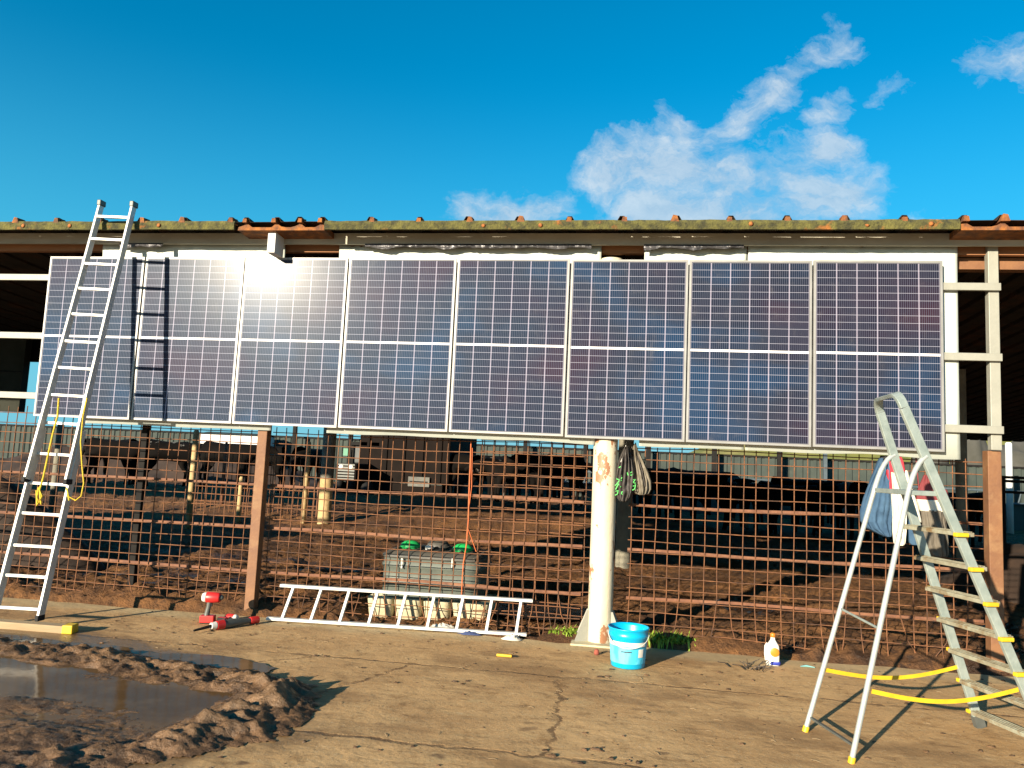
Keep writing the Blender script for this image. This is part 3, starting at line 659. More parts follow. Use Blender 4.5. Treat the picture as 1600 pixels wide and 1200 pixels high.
def mesh_panel(x0, x1, z0, z1, label, seed, slope=0, bars=True):
    rnd = random.Random(seed)
    root = thing('wire_mesh_panel', label, 'fence', (x0, FY, 0), 'rusty welded mesh panels of the fence')
    b = MB(); xs_ = []; x = x0+.03
    while x < x1-.02: xs_.append(x); x += .1175
    zs = []; z = z0+.02
    while z < z1: zs.append(z); z += .1125
    for x in xs_:
        ht = z1-.01+rnd.uniform(-.01, .015)
        pts = []
        bend = rnd.gauss(0, .018)
        if rnd.random() < .12: bend *= 2.5
        for k in range(9):
            z = z0-.08+(ht-z0+.08)*k/8; q = max(0, 1-(z-z0)/.45)
            pts.append((x+bend*q*q*2+.010*mn.noise(Vector((x*5, z*2.2, seed))), FY+.010*mn.noise(Vector((x*3, z*4, 3))), z))
        b.tube(pts, .0052, 5, False)
    for z in zs:
        sag = rnd.gauss(0, .006) + (rnd.gauss(0, .014) if z < .35 else 0); pts = []
        n = 14
        for k in range(n+1):
            u = k/n; x = x0+(x1-x0)*u
            pts.append((x, FY-.009, z+slope*u+sag*math.sin(u*math.pi*2+seed)+(.014 if z < .3 else .008)*mn.noise(Vector((x*2.2, z*7, seed)))))
        b.tube(pts, .0050, 5, False)
    b.build('wire_grid', M['rust'], root)
    for z in ((1.312, .872, .425) if bars else ()):
        b = MB(); n = 6
        for k in range(n):
            xa = x0+(x1-x0)*k/n; xb = x0+(x1-x0)*(k+1)/n; d0 = .009*math.sin(k*1.3+seed+z*5); d1 = .009*math.sin((k+1)*1.3+seed+z*5)
            b.add([(xa, FY+.008, z-.012+d0), (xb, FY+.008, z-.012+d1), (xb, FY+.008, z+.014+d1), (xa, FY+.008, z+.014+d0), (xa, FY+.03, z-.012+d0), (xb, FY+.03, z-.012+d1), (xb, FY+.03, z+.014+d1), (xa, FY+.03, z+.014+d0)],
                  [(0, 1, 2, 3), (4, 7, 6, 5), (0, 4, 5, 1), (3, 2, 6, 7)])
        b.build('flat_bar', M['rustbar'], root)
    return root
mesh_panel(-12.0, pl.x-.05, .05, 2.06, 'rusty mesh fence stretch behind the leaning ladder, left of the brown post', 1)
mp2 = mesh_panel(pl.x+.05, -.42, .05, 1.93, 'rusty mesh fence stretch in front of the grey tank, between brown post and cream pillar', 2)
mesh_panel(-1.49, -.17, .07, 1.90, 'short overlapping rusty mesh fence stretch just left of the cream pillar', 5, bars=False).location.y += .03
mesh_panel(.02, 3.24, .05, 1.90, 'rusty mesh fence stretch behind the stepladder, right of the cream pillar', 3)

# ------------------------------------------------------------ extension ladder
def ladder_rungs(A0, A1, B0, B1, zs_, r, root, flat=False):
    for s_ in zs_:
        a = A0.lerp(A1, s_); b_ = B0.lerp(B1, s_); q = MB()
        q.bar(a, b_, .034, .026, (0, 1, 0)); q.build('rung', M['alu_white'], root, .003)
Br = atz(62, 968, .07); Bl = atz(-9, 964, .07); Tr = aty(210, 322, 7.18); Tl = aty(159, 320, 7.18)
Bl = Br + (Bl-Br).normalized()*.43; Tl = Tr+(Tl-Tr).normalized()*.375
lad = thing('extension_ladder', 'tall two-section aluminium ladder leaning against the roof edge', 'ladder', tuple((Br+Bl)/2))
fwd = Vector((0, -1, .08)).normalized()
lo = .42; up0 = .30
for (A, B, off_, nm) in ((Bl, Tl, 0, 'l'), (Br, Tr, 0, 'r')):
    q = MB(); q.bar(A, A.lerp(B, lo), .026, .075, (1, 0, 0)); q.build('stile', M['alu_white'], lad, .004)
ins = Vector((.030, 0, 0))
def ln(A, B, s_): return A.lerp(B, s_)
for A, B, sg in ((Bl, Tl, 1), (Br, Tr, -1)):
    q = MB(); q.bar(ln(A, B, up0)+ins*sg*.2+fwd*.045, B+fwd*.01, .026, .070, (1, 0, 0)); q.build('stile', M['alu_white'], lad, .004)
    q = MB(); e_ = ln(A, B, 1.0)+fwd*.01; q.box(e_+Vector((0, 0, .01)), (.045, .09, .06)); q.build('end_hook', M['steelgrey'], lad, .008)
    q = MB(); q.box(ln(A, B, up0)+fwd*.045, (.036, .085, .05)); q.build('guide', M['black'], lad, .006)
    q = MB(); q.box(A+Vector((0, 0, .015)), (.035, .09, .05)); q.build('rubber_foot', M['black'], lad, .006)
tot_len = (Tr-Br).length
def s_of_px(py):                       # height fraction of a rung from its photo row, on the right stile
    best = 0; bd = 1e9
    for k in range(1001):
        P_ = Br.lerp(Tr, k/1000); d = P_-Vector((0, 0, CAMH)); zc = d.dot(_f); y = 600-FPX*d.dot(cu)/zc
        if abs(y-py) < bd: bd = abs(y-py); best = k/1000
    return best
for py in (342, 377, 416, 455, 495, 537, 578, 621):
    s_ = s_of_px(py); q = MB(); q.bar(ln(Bl, Tl, s_)+fwd*.03, ln(Br, Tr, s_)+fwd*.03, .032, .026, (0, 1, 0)); q.build('rung', M['alu_white'], lad, .003)
for py in (664, 712, 758, 805, 855, 902, 952):
    s_ = s_of_px(py); q = MB(); q.bar(ln(Bl, Tl, s_), ln(Br, Tr, s_), .032, .026, (0, 1, 0)); q.build('rung', M['alu_white'], lad, .003)
# plank under its feet
pk = MB(); a = atz(-60, 970, .03); c_ = atz(108, 983, .03); pk.bar(a, c_, .065, .11, (0, 0, 1))
pkt = thing('timber_plank', 'pale wooden plank on the concrete under the ladder feet', 'plank', tuple((a+c_)/2-Vector((0, 0, .03))))
pk.build('board', M['wood'], pkt, .006); q = MB(); q.box(c_+Vector((.01, 0, .006)), (.09, .12, .075), Matrix.Rotation(.2, 3, 'Z')); q.build('yellow_end', M['yellow'], pkt, .008)
# rope
rp_ = thing('yellow_rope', 'yellow rope looped from a rung of the leaning ladder', 'rope', tuple(aty(95, 620, 6.8)))
pts = [aty(*p, Y) for p, Y in (((92, 622), 6.72), ((90, 650), 6.70), ((82, 680), 6.66), ((75, 712), 6.62), ((68, 745), 6.6), ((62, 765), 6.58), ((64, 788), 6.58), ((58, 778), 6.58), ((60, 762), 6.58), ((66, 775), 6.57), ((58, 790), 6.58), ((57, 766), 6.58))]
MB().tube(pts, .009, 7).build('long_tail', M['rope'], rp_)
pts = [aty(*p, Y) for p, Y in (((136, 622), 6.72), ((130, 650), 6.68), ((126, 690), 6.64), ((128, 725), 6.62), ((131, 755), 6.6), ((127, 775), 6.58), ((118, 782), 6.58), ((106, 775), 6.56), ((104, 762), 6.56), ((108, 782), 6.56))]
MB().tube(pts, .007, 7).build('short_tail', M['rope'], rp_)

# ------------------------------------------------------------ ladder lying on its side
A0 = aty(417, 967, 7.46); A1 = aty(824, 992, 7.50)
A0 = atz(417, 966, .03); A1 = atz(824, 990, .03); A1.y = min(A1.y, 7.62)
wl = thing('short_ladder', 'pale aluminium ladder lying on its side against the foot of the mesh', 'ladder', tuple((A0+A1)/2-Vector((0, 0, .03))))
A1 = A0+(Vector((A1.x, A1.y, .03))-A0)
C0 = A0 + Vector((.06, .13, .305)); C1 = A1+Vector((.035, .10, .305))
q = MB(); q.bar(A0, A1, .028, .06, (0, 0, 1)); q.build('stile', M['alu_white'], wl, .004)
q = MB(); q.bar(C0, C1, .028, .06, (0, 0, 1)); q.build('stile', M['alu_white'], wl, .004)
for k in range(9):
    s_ = .06+k*.1125; q = MB(); q.bar(A0.lerp(A1, s_), C0.lerp(C1, s_-.005), .028, .028, (1, 0, 0)); q.build('rung', M['alu_white'], wl, .004)

# ------------------------------------------------------------ stepladder
F1 = Vector((1.199, 5.521, 0)); F2 = Vector((1.348, 5.009, 0)); R1 = Vector((2.449, 5.967, 0)); R2 = Vector((2.637, 5.389, 0))
T1 = Vector((1.727, 5.709, 2.127)); T2 = Vector((1.688, 5.115, 2.114))
st = thing('stepladder', 'tall folding aluminium stepladder with yellow step ends and yellow straps', 'stepladder', tuple((F1+F2+R1+R2)/4))
side = (R2-R1).normalized()
J1 = R1.lerp(T1, 1.82/2.127); J2 = R2.lerp(T2, 1.80/2.114)
def rect_sweep(b, pts, w_, t_, sd_):
    pts = [Vector(p) for p in pts]; vs = []; fs = []
    for i, p in enumerate(pts):
        tg = (pts[min(i+1, len(pts)-1)]-pts[max(0, i-1)]).normalized(); n = tg.cross(sd_(i)).normalized(); s2 = n.cross(tg).normalized()
        for a_, c_ in ((-1, -1), (1, -1), (1, 1), (-1, 1)): vs.append(p+s2*a_*w_/2+n*c_*t_/2)
    for i in range(len(pts)-1):
        for k in range(4): fs.append((i*4+k, i*4+(k+1) % 4, i*4+4+(k+1) % 4, i*4+4+k))
    fs += [(3, 2, 1, 0), tuple((len(pts)-1)*4+k for k in range(4))]
    return b.add(vs, fs)
perp = side.cross((T1-R1).normalized()).normalized()
for Rr, T in ((R1, T1), (R2, T2)):
    b = MB(); b.bar(Rr, T, .026, .062, side); b.build('stile', M['alu_dull'], st, .004)
# hoop on top
dd = (T1-R1).normalized(); pts = [T1]; mid_ = (T1+T2)/2+dd*.10; n_ = 8
h1 = T1; h2 = T2; sv = (h2-h1); W_ = sv.length; sv.normalize(); rr = .11
for k in range(n_+1):
    a_ = math.pi/2*k/n_; pts.append(h1+dd*(rr*math.sin(a_)*.85)+sv*(rr*(1-math.cos(a_))))
for k in range(n_+1):
    a_ = math.pi/2*(1-k/n_); pts.append(h2+dd*(rr*math.sin(a_)*.85)-sv*(rr*(1-math.cos(a_))))
pts.append(T2)
b = MB(); rect_sweep(b, pts, .058, .026, lambda i: perp); b.build('top_hoop', M['alu_dull'], st, .004)
# rear legs
for F, J, lt in ((F1, J1, Vector((1.711, 5.704, 1.682))), (F2, J2, Vector((1.720, 5.119, 1.640)))):
    d = (lt-F).normalized(); pts = [F+d*.01, F+d*.6, lt-d*.06]
    for k in range(1, 7):
        t = k/6; p0 = lt-d*.06; p1 = lt+d*.13; pts.append(p0*(1-t)**2+p1*2*t*(1-t)+(J+Vector((0, 0, .02)))*t*t)
    MB().tube(pts, .0165, 12).build('rear_leg', M['alu'], st)
    MB().tube([F+Vector((0, 0, -.002)), F+d*.035], .021, 10).build('yellow_foot', M['yellow'], st)
q = MB(); q.tube([F1.lerp(Vector((1.711, 5.704, 1.682)), .47), F2.lerp(Vector((1.720, 5.119, 1.640)), .47)], .008, 8).build('brace_rod', M['alu_dull'], st)
q = MB(); q.bar(F1+Vector((.035, .01, .09)), F2+Vector((.03, .01, .09)), .012, .02, (0, 0, 1)); q.build('lower_brace', M['steelgrey'], st)
inward = side.cross(Vector((0, 0, 1)))
for k in range(7):
    z = .105+.207*k; a = R1.lerp(T1, z/T1.z); c_ = R2.lerp(T2, z/T2.z)
    rot = Matrix.Rotation(math.atan2(side.y, side.x), 3, 'Z')
    tr = MB(); tr.box((a+c_)/2, ((c_-a).length-.02, .082, .026), rot)
    for q_ in (-.028, 0, .028): tr.box((a+c_)/2+Vector((0, 0, .016))+inward*q_, ((c_-a).length-.03, .006, .006), rot)
    tro = tr.build('tread', M['tread'], st, .003)
    for e_, sg in ((a, -1), (c_, 1)):
        q = MB(); q.box(e_+side*sg*.022, (.036, .090, .026), rot); q.build('tread_cap', M['yellow'], tro, .006)
pz = 1.575; a = R1.lerp(T1, pz/T1.z); c_ = R2.lerp(T2, pz/T2.z); l1 = F1.lerp(Vector((1.711, 5.704, 1.682)), pz/1.682); l2 = F2.lerp(Vector((1.720, 5.119, 1.640)), pz/1.64)
q = MB(); l1 = l1-inward*0; up_ = Vector((0, 0, .030)); qs = [a, c_, l2, l1]
q.add([p for p in qs]+[p+up_ for p in qs], [(3, 2, 1, 0), (4, 5, 6, 7)]+[(k, (k+1) % 4, 4+(k+1) % 4, 4+k) for k in range(4)]); q.build('platform', M['alu_dull'], st, .004)
for (a, c_) in ((Vector((1.338, 5.571, .39)), Vector((2.318, 5.92, .414))), (Vector((1.474, 5.046, .408)), Vector((2.40, 5.315, .425)))):
    pts = [a.lerp(c_, k/16)-Vector((0, 0, .065*math.sin(math.pi*k/16))) for k in range(17)]
    b = MB(); rect_sweep(b, pts, .026, .003, lambda i: Vector((0, 0, 1))); b.build('strap', M['yellow'], st)
b = MB(); rect_sweep(b, [R1+Vector((0, 0, 0)), R1.lerp(T1, .04)], .034, .07, lambda i: side); b.build('stile_foot', M['steelgrey'], st)
b = MB(); rect_sweep(b, [R2+Vector((0, 0, 0)), R2.lerp(T2, .04)], .034, .07, lambda i: side); b.build('stile_foot', M['steelgrey'], st)

# ------------------------------------------------------------ bucket
bc = Vector((.048, 6.86, 0))
bk = thing('paint_bucket', 'open bright blue plastic bucket with a pale label', 'bucket', tuple(bc))
MB().lathe([(0, .004), (.138, .004), (.142, .012), (.160, .25), (.166, .255), (.166, .275), (.163, .28), (.172, .315), (.176, .318), (.176, .326), (.168, .328), (.162, .30), (.137, .02), (0, .018)], bc, 48).build('body', M['bucket'], bk)
def arc_patch(c, prof, a0, a1, n=16):
    b = MB(); vs = []; fs = []
    for k in range(n+1):
        a = a0+(a1-a0)*k/n
        for r, z in prof: vs.append((c.x+r*math.cos(a), c.y+r*math.sin(a), z))
    m_ = len(prof)
    for k in range(n):
        for j in range(m_-1): fs.append((k*m_+j, k*m_+m_+j, k*m_+m_+j+1, k*m_+j+1))
    return b.add(vs, fs, True)
arc_patch(bc, [(.1462, .045), (.1585, .212)], R(182), R(350), 30).build('label_band', M['label_cyan'], bk)
arc_patch(bc, [(.1592, .188), (.1608, .222)], R(180), R(330), 26).build('white_band', M['label_white'], bk)
arc_patch(bc, [(.1525, .10), (.1585, .168)], R(303), R(322), 6).build('white_sticker', M['label_white'], bk)
arc_patch(bc, [(.150, .052), (.152, .085)], R(300), R(314), 6).build('round_sticker', M['label_cyan'], bk)
b = MB()
for k in range(9):
    a = R(250+k*3.6); r_ = .1578
    b.box((bc.x+r_*math.cos(a), bc.y+r_*math.sin(a), .1455), (.008, .002, .010 if k % 3 else .013), Matrix.Rotation(a+math.pi/2, 3, 'Z'))
b.build('printed_word', M['ink'], bk)
pts = [Vector((bc.x+.174*math.cos(R(180+t)), bc.y+.174*math.sin(R(180+t))-.01*math.sin(R(t)), .285-.105*math.sin(R(t)))) for t in range(0, 181, 10)]
MB().tube(pts, .0035, 6).build('handle', M['label_white'], bk)

# ------------------------------------------------------------ jug / bottle
jc = atz(1207, 1039)
jg = thing('cleaner_bottle', 'white bottle with orange cap and orange and blue label beside the mesh foot', 'bottle', tuple(jc))
def rbox(b, c, sx, sy, prof, n=28, p=4):
    vs = []
    for s_, z in prof:
        for k in range(n):
            a = 2*math.pi*k/n; ca, sa = math.cos(a), math.sin(a)
            r_ = (abs(ca)**p+abs(sa)**p)**(-1/p)
            vs.append((c[0]+ca*r_*sx/2*s_, c[1]+sa*r_*sy/2*s_, c[2]+z))
    m_ = len(prof)
    b.add(vs, [(i*n+k, i*n+(k+1) % n, (i+1)*n+(k+1) % n, (i+1)*n+k) for i in range(m_-1) for k in range(n)]+[[k for k in range(n)][::-1], [(m_-1)*n+k for k in range(n)]], True)
    return b
rbox(MB(), jc, .112, .075, [(.96, 0), (1, .01), (1, .13), (.9, .17), (.5, .205), (.33, .22), (.33, .24)]).build('body', M['label_white'], jg)
rbox(MB(), jc+Vector((.012, 0, 0)), .105, .079, [(1, .008), (1, .035)]).build('blue_stripe', M['bluep'], jg)
MB().lathe([(0, 0), (.036, 0), (.04, .002), (0, .003)], jc+Vector((.012, -.0385, .115)), 20, True, 'y').build('orange_print', M['orange'], jg)
MB().lathe([(.0, .24), (.022, .24), (.024, .262), (.018, .275), (0, .278)], jc, 16).build('cap', M['orange'], jg)
MB().tube([jc+Vector((-.055, 0, .04)), jc+Vector((-.062, 0, .10)), jc+Vector((-.060, 0, .16)), jc+Vector((-.045, 0, .185))], .011, 8).build('handle', M['label_white'], jg)

# ------------------------------------------------------------ power tools
def drill(name, label, base, ang, lying, scale=1.0):
    root = thing(name, label, 'power tool', tuple(base)); Rz = Matrix.Rotation(ang, 3, 'Z')
    def T(p):
        p = Vector(p)*scale
        if lying: p = Vector((p.x, -p.z+.12*scale, p.y+.035*scale))
        return base+Rz@p
    def put(b, nm, mt, bev=.004): b.v = [T(p) for p in b.v]; return b.build(nm, M[mt], root, bev)
    b = MB(); b.lathe([(0, -.07), (.034, -.068), (.042, -.05), (.042, 0), (.038, .04), (.034, .05), (0, .05)], (0, 0, .20), 20, True, 'x'); put(b, 'motor_housing', 'red', 0)
    b = MB(); b.lathe([(0, .05), (.024, .05), (.020, .065), (.008, .075), (0, .076)], (0, 0, .20), 16, True, 'x'); put(b, 'chuck', 'steelgrey', 0)
    b = MB(); b.lathe([(0, -.09), (.030, -.088), (.038, -.07), (.040, -.05), (0, -.05)], (0, 0, .20), 16, True, 'x'); put(b, 'end_cap', 'label_white', 0)
    b = MB(); b.tube([(-.03, 0, .18), (-.035, 0, .13), (-.045, 0, .06)], [.021, .018, .022], 12); put(b, 'grip', 'steelgrey', 0)
    b = MB(); b.box((-.035, 0, .035), (.11, .07, .055)); put(b, 'battery', 'red', .008)
    b = MB(); b.box((-.035, 0, .008), (.105, .066, .012)); put(b, 'battery_foot', 'black', .004)
    b = MB(); b.box((-.013, 0, .145), (.012, .014, .03)); put(b, 'trigger', 'black', .003)
    return root
drill('cordless_drill', 'red and black cordless drill standing upright on its battery', atz(331, 974), R(12), False, 1.22)
drill('impact_driver', 'red cordless driver lying flat in front of the standing drill', atz(352, 972), R(170), True, .9)
gr = thing('cutting_tool', 'long grey power tool with red ends lying by the brown post', 'power tool', tuple(atz(370, 972)))
a = atz(338, 977, .045); c_ = atz(403, 968, .04); d = (c_-a)
MB().tube([a, a+d*.16], [.040, .044], 14).build('red_collar', M['red'], gr)
MB().tube([a+d*.16, a+d*.35, a+d*.55, a+d*.8], [.036, .042, .03, .026], 14).build('body', M['steelgrey'], gr)
MB().tube([a+d*.8, a+d*.84, a+d*1.0], [.032, .036, .034], 14).build('red_battery', M['red'], gr)
MB().tube([a-d*.02, a-d*.12], [.036, .03], 12).build('white_nose', M['label_white'], gr)
MB().tube([a-d*.12, a-d*.5-Vector((0, 0, .02))], [.016, .010], 8).build('blade_bar', M['dark'], gr)

# ------------------------------------------------------------ small things on the ground
kn = thing('utility_knife', 'yellow tool handle lying alone on the concrete', 'tool', tuple(atz(790, 1024)))
a = atz(776, 1023, .014); c_ = atz(800, 1025, .014)
b = MB(); b.bar(a, c_, .022, .03, (0, 0, 1)); b.build('handle', M['yellow'], kn, .006)
b = MB(); b.bar(c_, c_+(c_-a)*.2, .006, .016, (0, 0, 1)); b.build('tip', M['dark'], kn)
def rag(name, label, c, rx, ry, h, mt, seed, cat='rag'):
    b = MB(); vs = []; fs = []; n = 26; m_ = 9
    for j in range(m_+1):
        for k in range(n):
            a = 2*math.pi*k/n; rr_ = j/m_*(1+.35*mn.noise(Vector((math.cos(a)*1.5, math.sin(a)*1.5, seed))))
            z = h*max(0, (1-(j/m_)**2))*(.6+.9*abs(mn.noise(Vector((math.cos(a)*rr_*4, math.sin(a)*rr_*4, seed+2)))))+.006
            vs.append((c.x+rx*rr_*math.cos(a), c.y+ry*rr_*math.sin(a), z))
    for j in range(m_):
        for k in range(n): fs.append((j*n+k, j*n+(k+1) % n, (j+1)*n+(k+1) % n, (j+1)*n+k))
    return tag(b.add(vs, fs, True).build(name, M[mt], loc=tuple(c)), label, cat)
rag('crumpled_rag', 'crumpled white rag at the right foot of the lying ladder', atz(800, 1000), .10, .06, .05, 'whitecloth', 1)
rag('crumpled_rag', 'pale cloth under the middle of the lying ladder', atz(690, 983), .15, .07, .05, 'whitecloth', 4)
rag('blue_rag', 'dark blue cloth beneath the lower rail of the lying ladder', atz(735, 992), .13, .04, .035, 'bluerag', 6)
b = MB(); rbox(b, atz(932, 1023), .05, .045, [(.8, 0), (1, .015), (.8, .04), (.4, .05)], 9, 2.6); tag(b.build('brick_chip', M['brick'], loc=tuple(atz(932, 1023))), 'small red brick chip on the concrete in front of the cream pillar', 'rubble')
rnd = random.Random(3)
c = atz(1176, 1046)
zt = thing('cable_tie_bundle', 'loose bundle of thin black cable ties on the concrete', 'cable ties', tuple(c)); b = MB()
for k in range(16):
    a = rnd.uniform(0, 6.28); L_ = rnd.uniform(.05, .14); p = c+Vector((rnd.gauss(0, .04), rnd.gauss(0, .03), .004)); d = Vector((math.cos(a), math.sin(a), rnd.uniform(.1, .7)))*L_
    b.tube([p, p+d*.5+Vector((0, 0, .012)), p+d], .0035, 5)
b.build('ties', M['twig'], zt)
c = atz(1130, 1035); b = MB()
for k in range(2):
    p = c+Vector((-.05+k*.12, -.02-k*.05, .006)); b.tube([p, p+Vector((.05, -.06, .012)), p+Vector((.08, -.16, .004))], .004, 5)
tag(b.build('dry_twig', M['twig'], loc=tuple(c)), 'two thin dark twigs left of the cable ties', 'twig')
for (x, y), lb in (((1125, 1020), 'pale teal plastic scrap left of the white bottle'), ((1262, 1043), 'pale teal plastic scrap right of the white bottle')):
    c = atz(x, y); b = MB(); b.tube([c+Vector((-.06, 0, .006)), c+Vector((-.01, .015, .010)), c+Vector((.06, -.004, .006))], [.004, .010, .004], 6); tag(b.build('plastic_scrap', M['teal'], loc=tuple(c)), lb, 'litter')
# clods of dirt on the concrete
rnd = random.Random(11)
b = MB()
for k in range(950):
    if k < 26: p = atz(*rnd.choice([(rnd.uniform(860, 1060), rnd.gauss(1190, 7)), (rnd.uniform(850, 1000), rnd.gauss(1172, 5))]))
    else: p = Vector((rnd.uniform(-5, 3.4), rnd.uniform(3.2, 7.5), 0))
    s_ = rnd.choice([.003, .004, .004, .006, .006, .009, .013, .018]) * (1.0 if k < 26 else .8)
    ang = rnd.uniform(0, 3); sx = s_*rnd.uniform(.8, 2.2)
    q = []
    for i_ in range(7):
        a = 6.283*i_/7+ang; r_ = rnd.uniform(.7, 1.2); q.append((p.x+sx*r_*math.cos(a), p.y+s_*r_*math.sin(a), .001))
    q2 = [(p.x+(v[0]-p.x)*.6, p.y+(v[1]-p.y)*.6, s_*rnd.uniform(.4, .8)) for v in q]
    b.add(q+q2, [(i_, (i_+1) % 7, 7+(i_+1) % 7, 7+i_) for i_ in range(7)]+[tuple(range(7, 14))], True)
tag(b.build('dirt_clods', M['mud']), kind='stuff')
b = MB()
for k in range(260):
    p = Vector((rnd.uniform(-5.5, 3.6), 7.5-abs(rnd.gauss(0, 1.6)), .003)); 
    if p.y < 3.2: continue
    a = rnd.uniform(0, 3.14); L_ = rnd.uniform(.015, .06); d = Vector((math.cos(a), math.sin(a), 0))*L_
    b.tube([p, p+d*.5+Vector((0, 0, .004)), p+d], .0014, 4)
tag(b.build('straw_bits', M['wood']), kind='stuff')
# weeds
def weed(label, c, rx, ry, h, n, seed, cat='weed'):
    rnd = random.Random(seed); b = MB()
    for k in range(n):
        p = c+Vector((rnd.gauss(0, rx*.5), rnd.gauss(0, ry*.5), 0)); a = rnd.uniform(0, 6.28); L_ = rnd.uniform(.5, 1)*h; w_ = rnd.uniform(.004, .012)
        d = Vector((math.cos(a), math.sin(a), 0)); s_ = Vector((-d.y, d.x, 0))*w_; lean = rnd.uniform(.2, .9)
        m1 = p+d*L_*lean*.4+Vector((0, 0, L_*.6)); tp = p+d*L_*lean+Vector((0, 0, L_*rnd.uniform(.5, 1)))
        b.add([p-s_*.5, p+s_*.5, m1+s_, m1-s_, tp], [(0, 1, 2, 3), (3, 2, 4)])
    return tag(b.build('weed_tuft', M['leaf'], loc=tuple(c)), label, cat)
weed('small bright green weed left of the cream pillar base', Vector((*atz(886, 996).xy, .0)), .12, .07, .13, 260, 1, 'plant')
weed('green weed clump in the shade right of the blue bucket', Vector((*atz(1034, 1010).xy, 0)), .26, .09, .16, 700, 2, 'plant')
weed('tiny green weed at the mesh foot between the stepladder legs', Vector((*atz(1404, 1024).xy, .05)), .06, .04, .07, 60, 3, 'plant')

# ------------------------------------------------------------ clothes and bags on the fence
def rows_px(rows, Y): return [(aty((a+c)/2, y, Y).z, aty(a, y, Y).x, aty(c, y, Y).x, Y) for (y, a, c) in rows]
def fine(rows, n=5):
    out = []
    for i in range(len(rows)-1):
        for k in range(n): out.append(tuple(rows[i][j]+(rows[i+1][j]-rows[i][j])*k/n for j in range(4)))
    out.append(rows[-1]); return out
jk = thing('blue_jacket', 'blue jacket with dark collar hanging from the mesh top behind the stepladder', 'jacket', tuple(aty(1375, 712, 7.70)))
MB().loft(fine(rows_px([(716, 1374, 1388), (722, 1371, 1392), (735, 1366, 1396), (755, 1358, 1400), (780, 1348, 1402), (800, 1343, 1401), (815, 1344, 1398), (826, 1352, 1396), (834, 1368, 1394), (838, 1378, 1391)], 7.70)), .055, 9, .6, 64, 1).build('body', M['denim'], jk)
MB().loft(fine(rows_px([(712, 1376, 1390), (718, 1374, 1391)], 7.69)), .05, 4, .2, 24, 1).build('collar', M['black'], jk)
MB().loft(fine(rows_px([(760, 1410, 1424), (800, 1416, 1430), (830, 1418, 1433), (848, 1420, 1434), (851, 1423, 1432)], 7.72)), .035, 5, .3, 30, 2).build('sleeve', M['denim'], jk)
wj = thing('white_jacket', 'white and red jacket hanging beside the blue jacket', 'jacket', tuple(aty(1400, 715, 7.66)))
MB().loft(fine(rows_px([(732, 1391, 1412), (745, 1391, 1414), (770, 1392, 1417), (800, 1394, 1417), (830, 1394, 1416), (848, 1396, 1414), (852, 1399, 1411)], 7.655)), .04, 7, .5, 56, 3).build('body', M['whitecloth'], wj)
MB().loft(fine(rows_px([(713, 1388, 1408), (722, 1386, 1412), (733, 1387, 1414), (738, 1390, 1413)], 7.65)), .045, 5, .3, 36, 4).build('red_shoulder', M['redcloth'], wj)
MB().loft(fine(rows_px([(734, 1384, 1391), (750, 1386, 1393), (768, 1389, 1394)], 7.65)), .03, 4, .3, 20, 5).build('red_edge', M['redcloth'], wj)
MB().loft(fine(rows_px([(735, 1412, 1418), (760, 1418, 1424), (790, 1426, 1434), (816, 1433, 1440)], 7.66)), .02, 4, .3, 20, 6).build('sleeve', M['whitecloth'], wj)
sw = thing('quilted_jacket', 'grey quilted jacket with maroon shoulders and a white band, right of the white one', 'jacket', tuple(aty(1450, 745, 7.69)))
MB().loft(fine(rows_px([(742, 1444, 1450), (755, 1438, 1462), (765, 1434, 1480), (774, 1432, 1482), (783, 1431, 1476)], 7.69)), .045, 5, .3, 40, 7).build('shoulders', M['maroon'], sw)
MB().loft(fine(rows_px([(781, 1431, 1474), (790, 1434, 1474), (799, 1437, 1475)], 7.687)), .05, 5, .25, 40, 8).build('white_band', M['whitecloth'], sw)
MB().loft(fine(rows_px([(797, 1438, 1475), (812, 1440, 1478), (830, 1441, 1481), (850, 1441, 1482), (865, 1446, 1482), (869, 1452, 1478)], 7.69), 7), .055, 8, .6, 60, 9).build('body', M['greycloth'], sw)
MB().tube([aty(1430, 700, 7.7), aty(1433, 735, 7.69), aty(1436, 765, 7.68)], .006, 6).build('cord', M['maroon'], sw)
bg_ = thing('drawstring_bag', 'black drawstring bag with bright green print hanging right of the cream pillar', 'bag', tuple(aty(978, 705, 7.66)))
MB().loft(fine(rows_px([(698, 976, 983), (708, 971, 986), (720, 966, 990), (738, 961, 993), (755, 959, 992), (768, 960, 989), (777, 963, 985), (783, 968, 980)], 7.665)), .08, 9, .5, 64, 11).build('body', M['bagblack'], bg_)
MB().tube([aty(979, 690, 7.7), aty(976, 706, 7.66), aty(970, 722, 7.60)], .004, 6).build('cord', M['label_white'], bg_)
gb_ = thing('grey_bag', 'grey khaki backpack hanging just right of the black drawstring bag', 'bag', tuple(aty(995, 700, 7.70)))
MB().loft(fine(rows_px([(694, 990, 994), (705, 987, 998), (720, 985, 1006), (738, 984, 1014), (752, 985, 1018), (764, 986, 1018), (771, 990, 1014), (773, 996, 1008)], 7.71)), .065, 7, .5, 56, 12).build('body', M['baggrey'], gb_)
MB().tube([aty(993, 692, 7.72), aty(997, 715, 7.655), aty(1003, 735, 7.64), aty(1008, 760, 7.65)], .006, 6).build('strap', M['bagblack'], gb_)
MB().tube([aty(988, 690, 7.72), aty(986, 720, 7.70), aty(986, 755, 7.70)], .005, 6).build('strap', M['bagblack'], gb_)
def stroke_text(lines):
    for pts_ in lines:
        MB().tube([aty(x, y, Y_) for x, y in pts_], .0062, 5).build('green_print', M['green_print'], bg_)
Y_ = 7.592
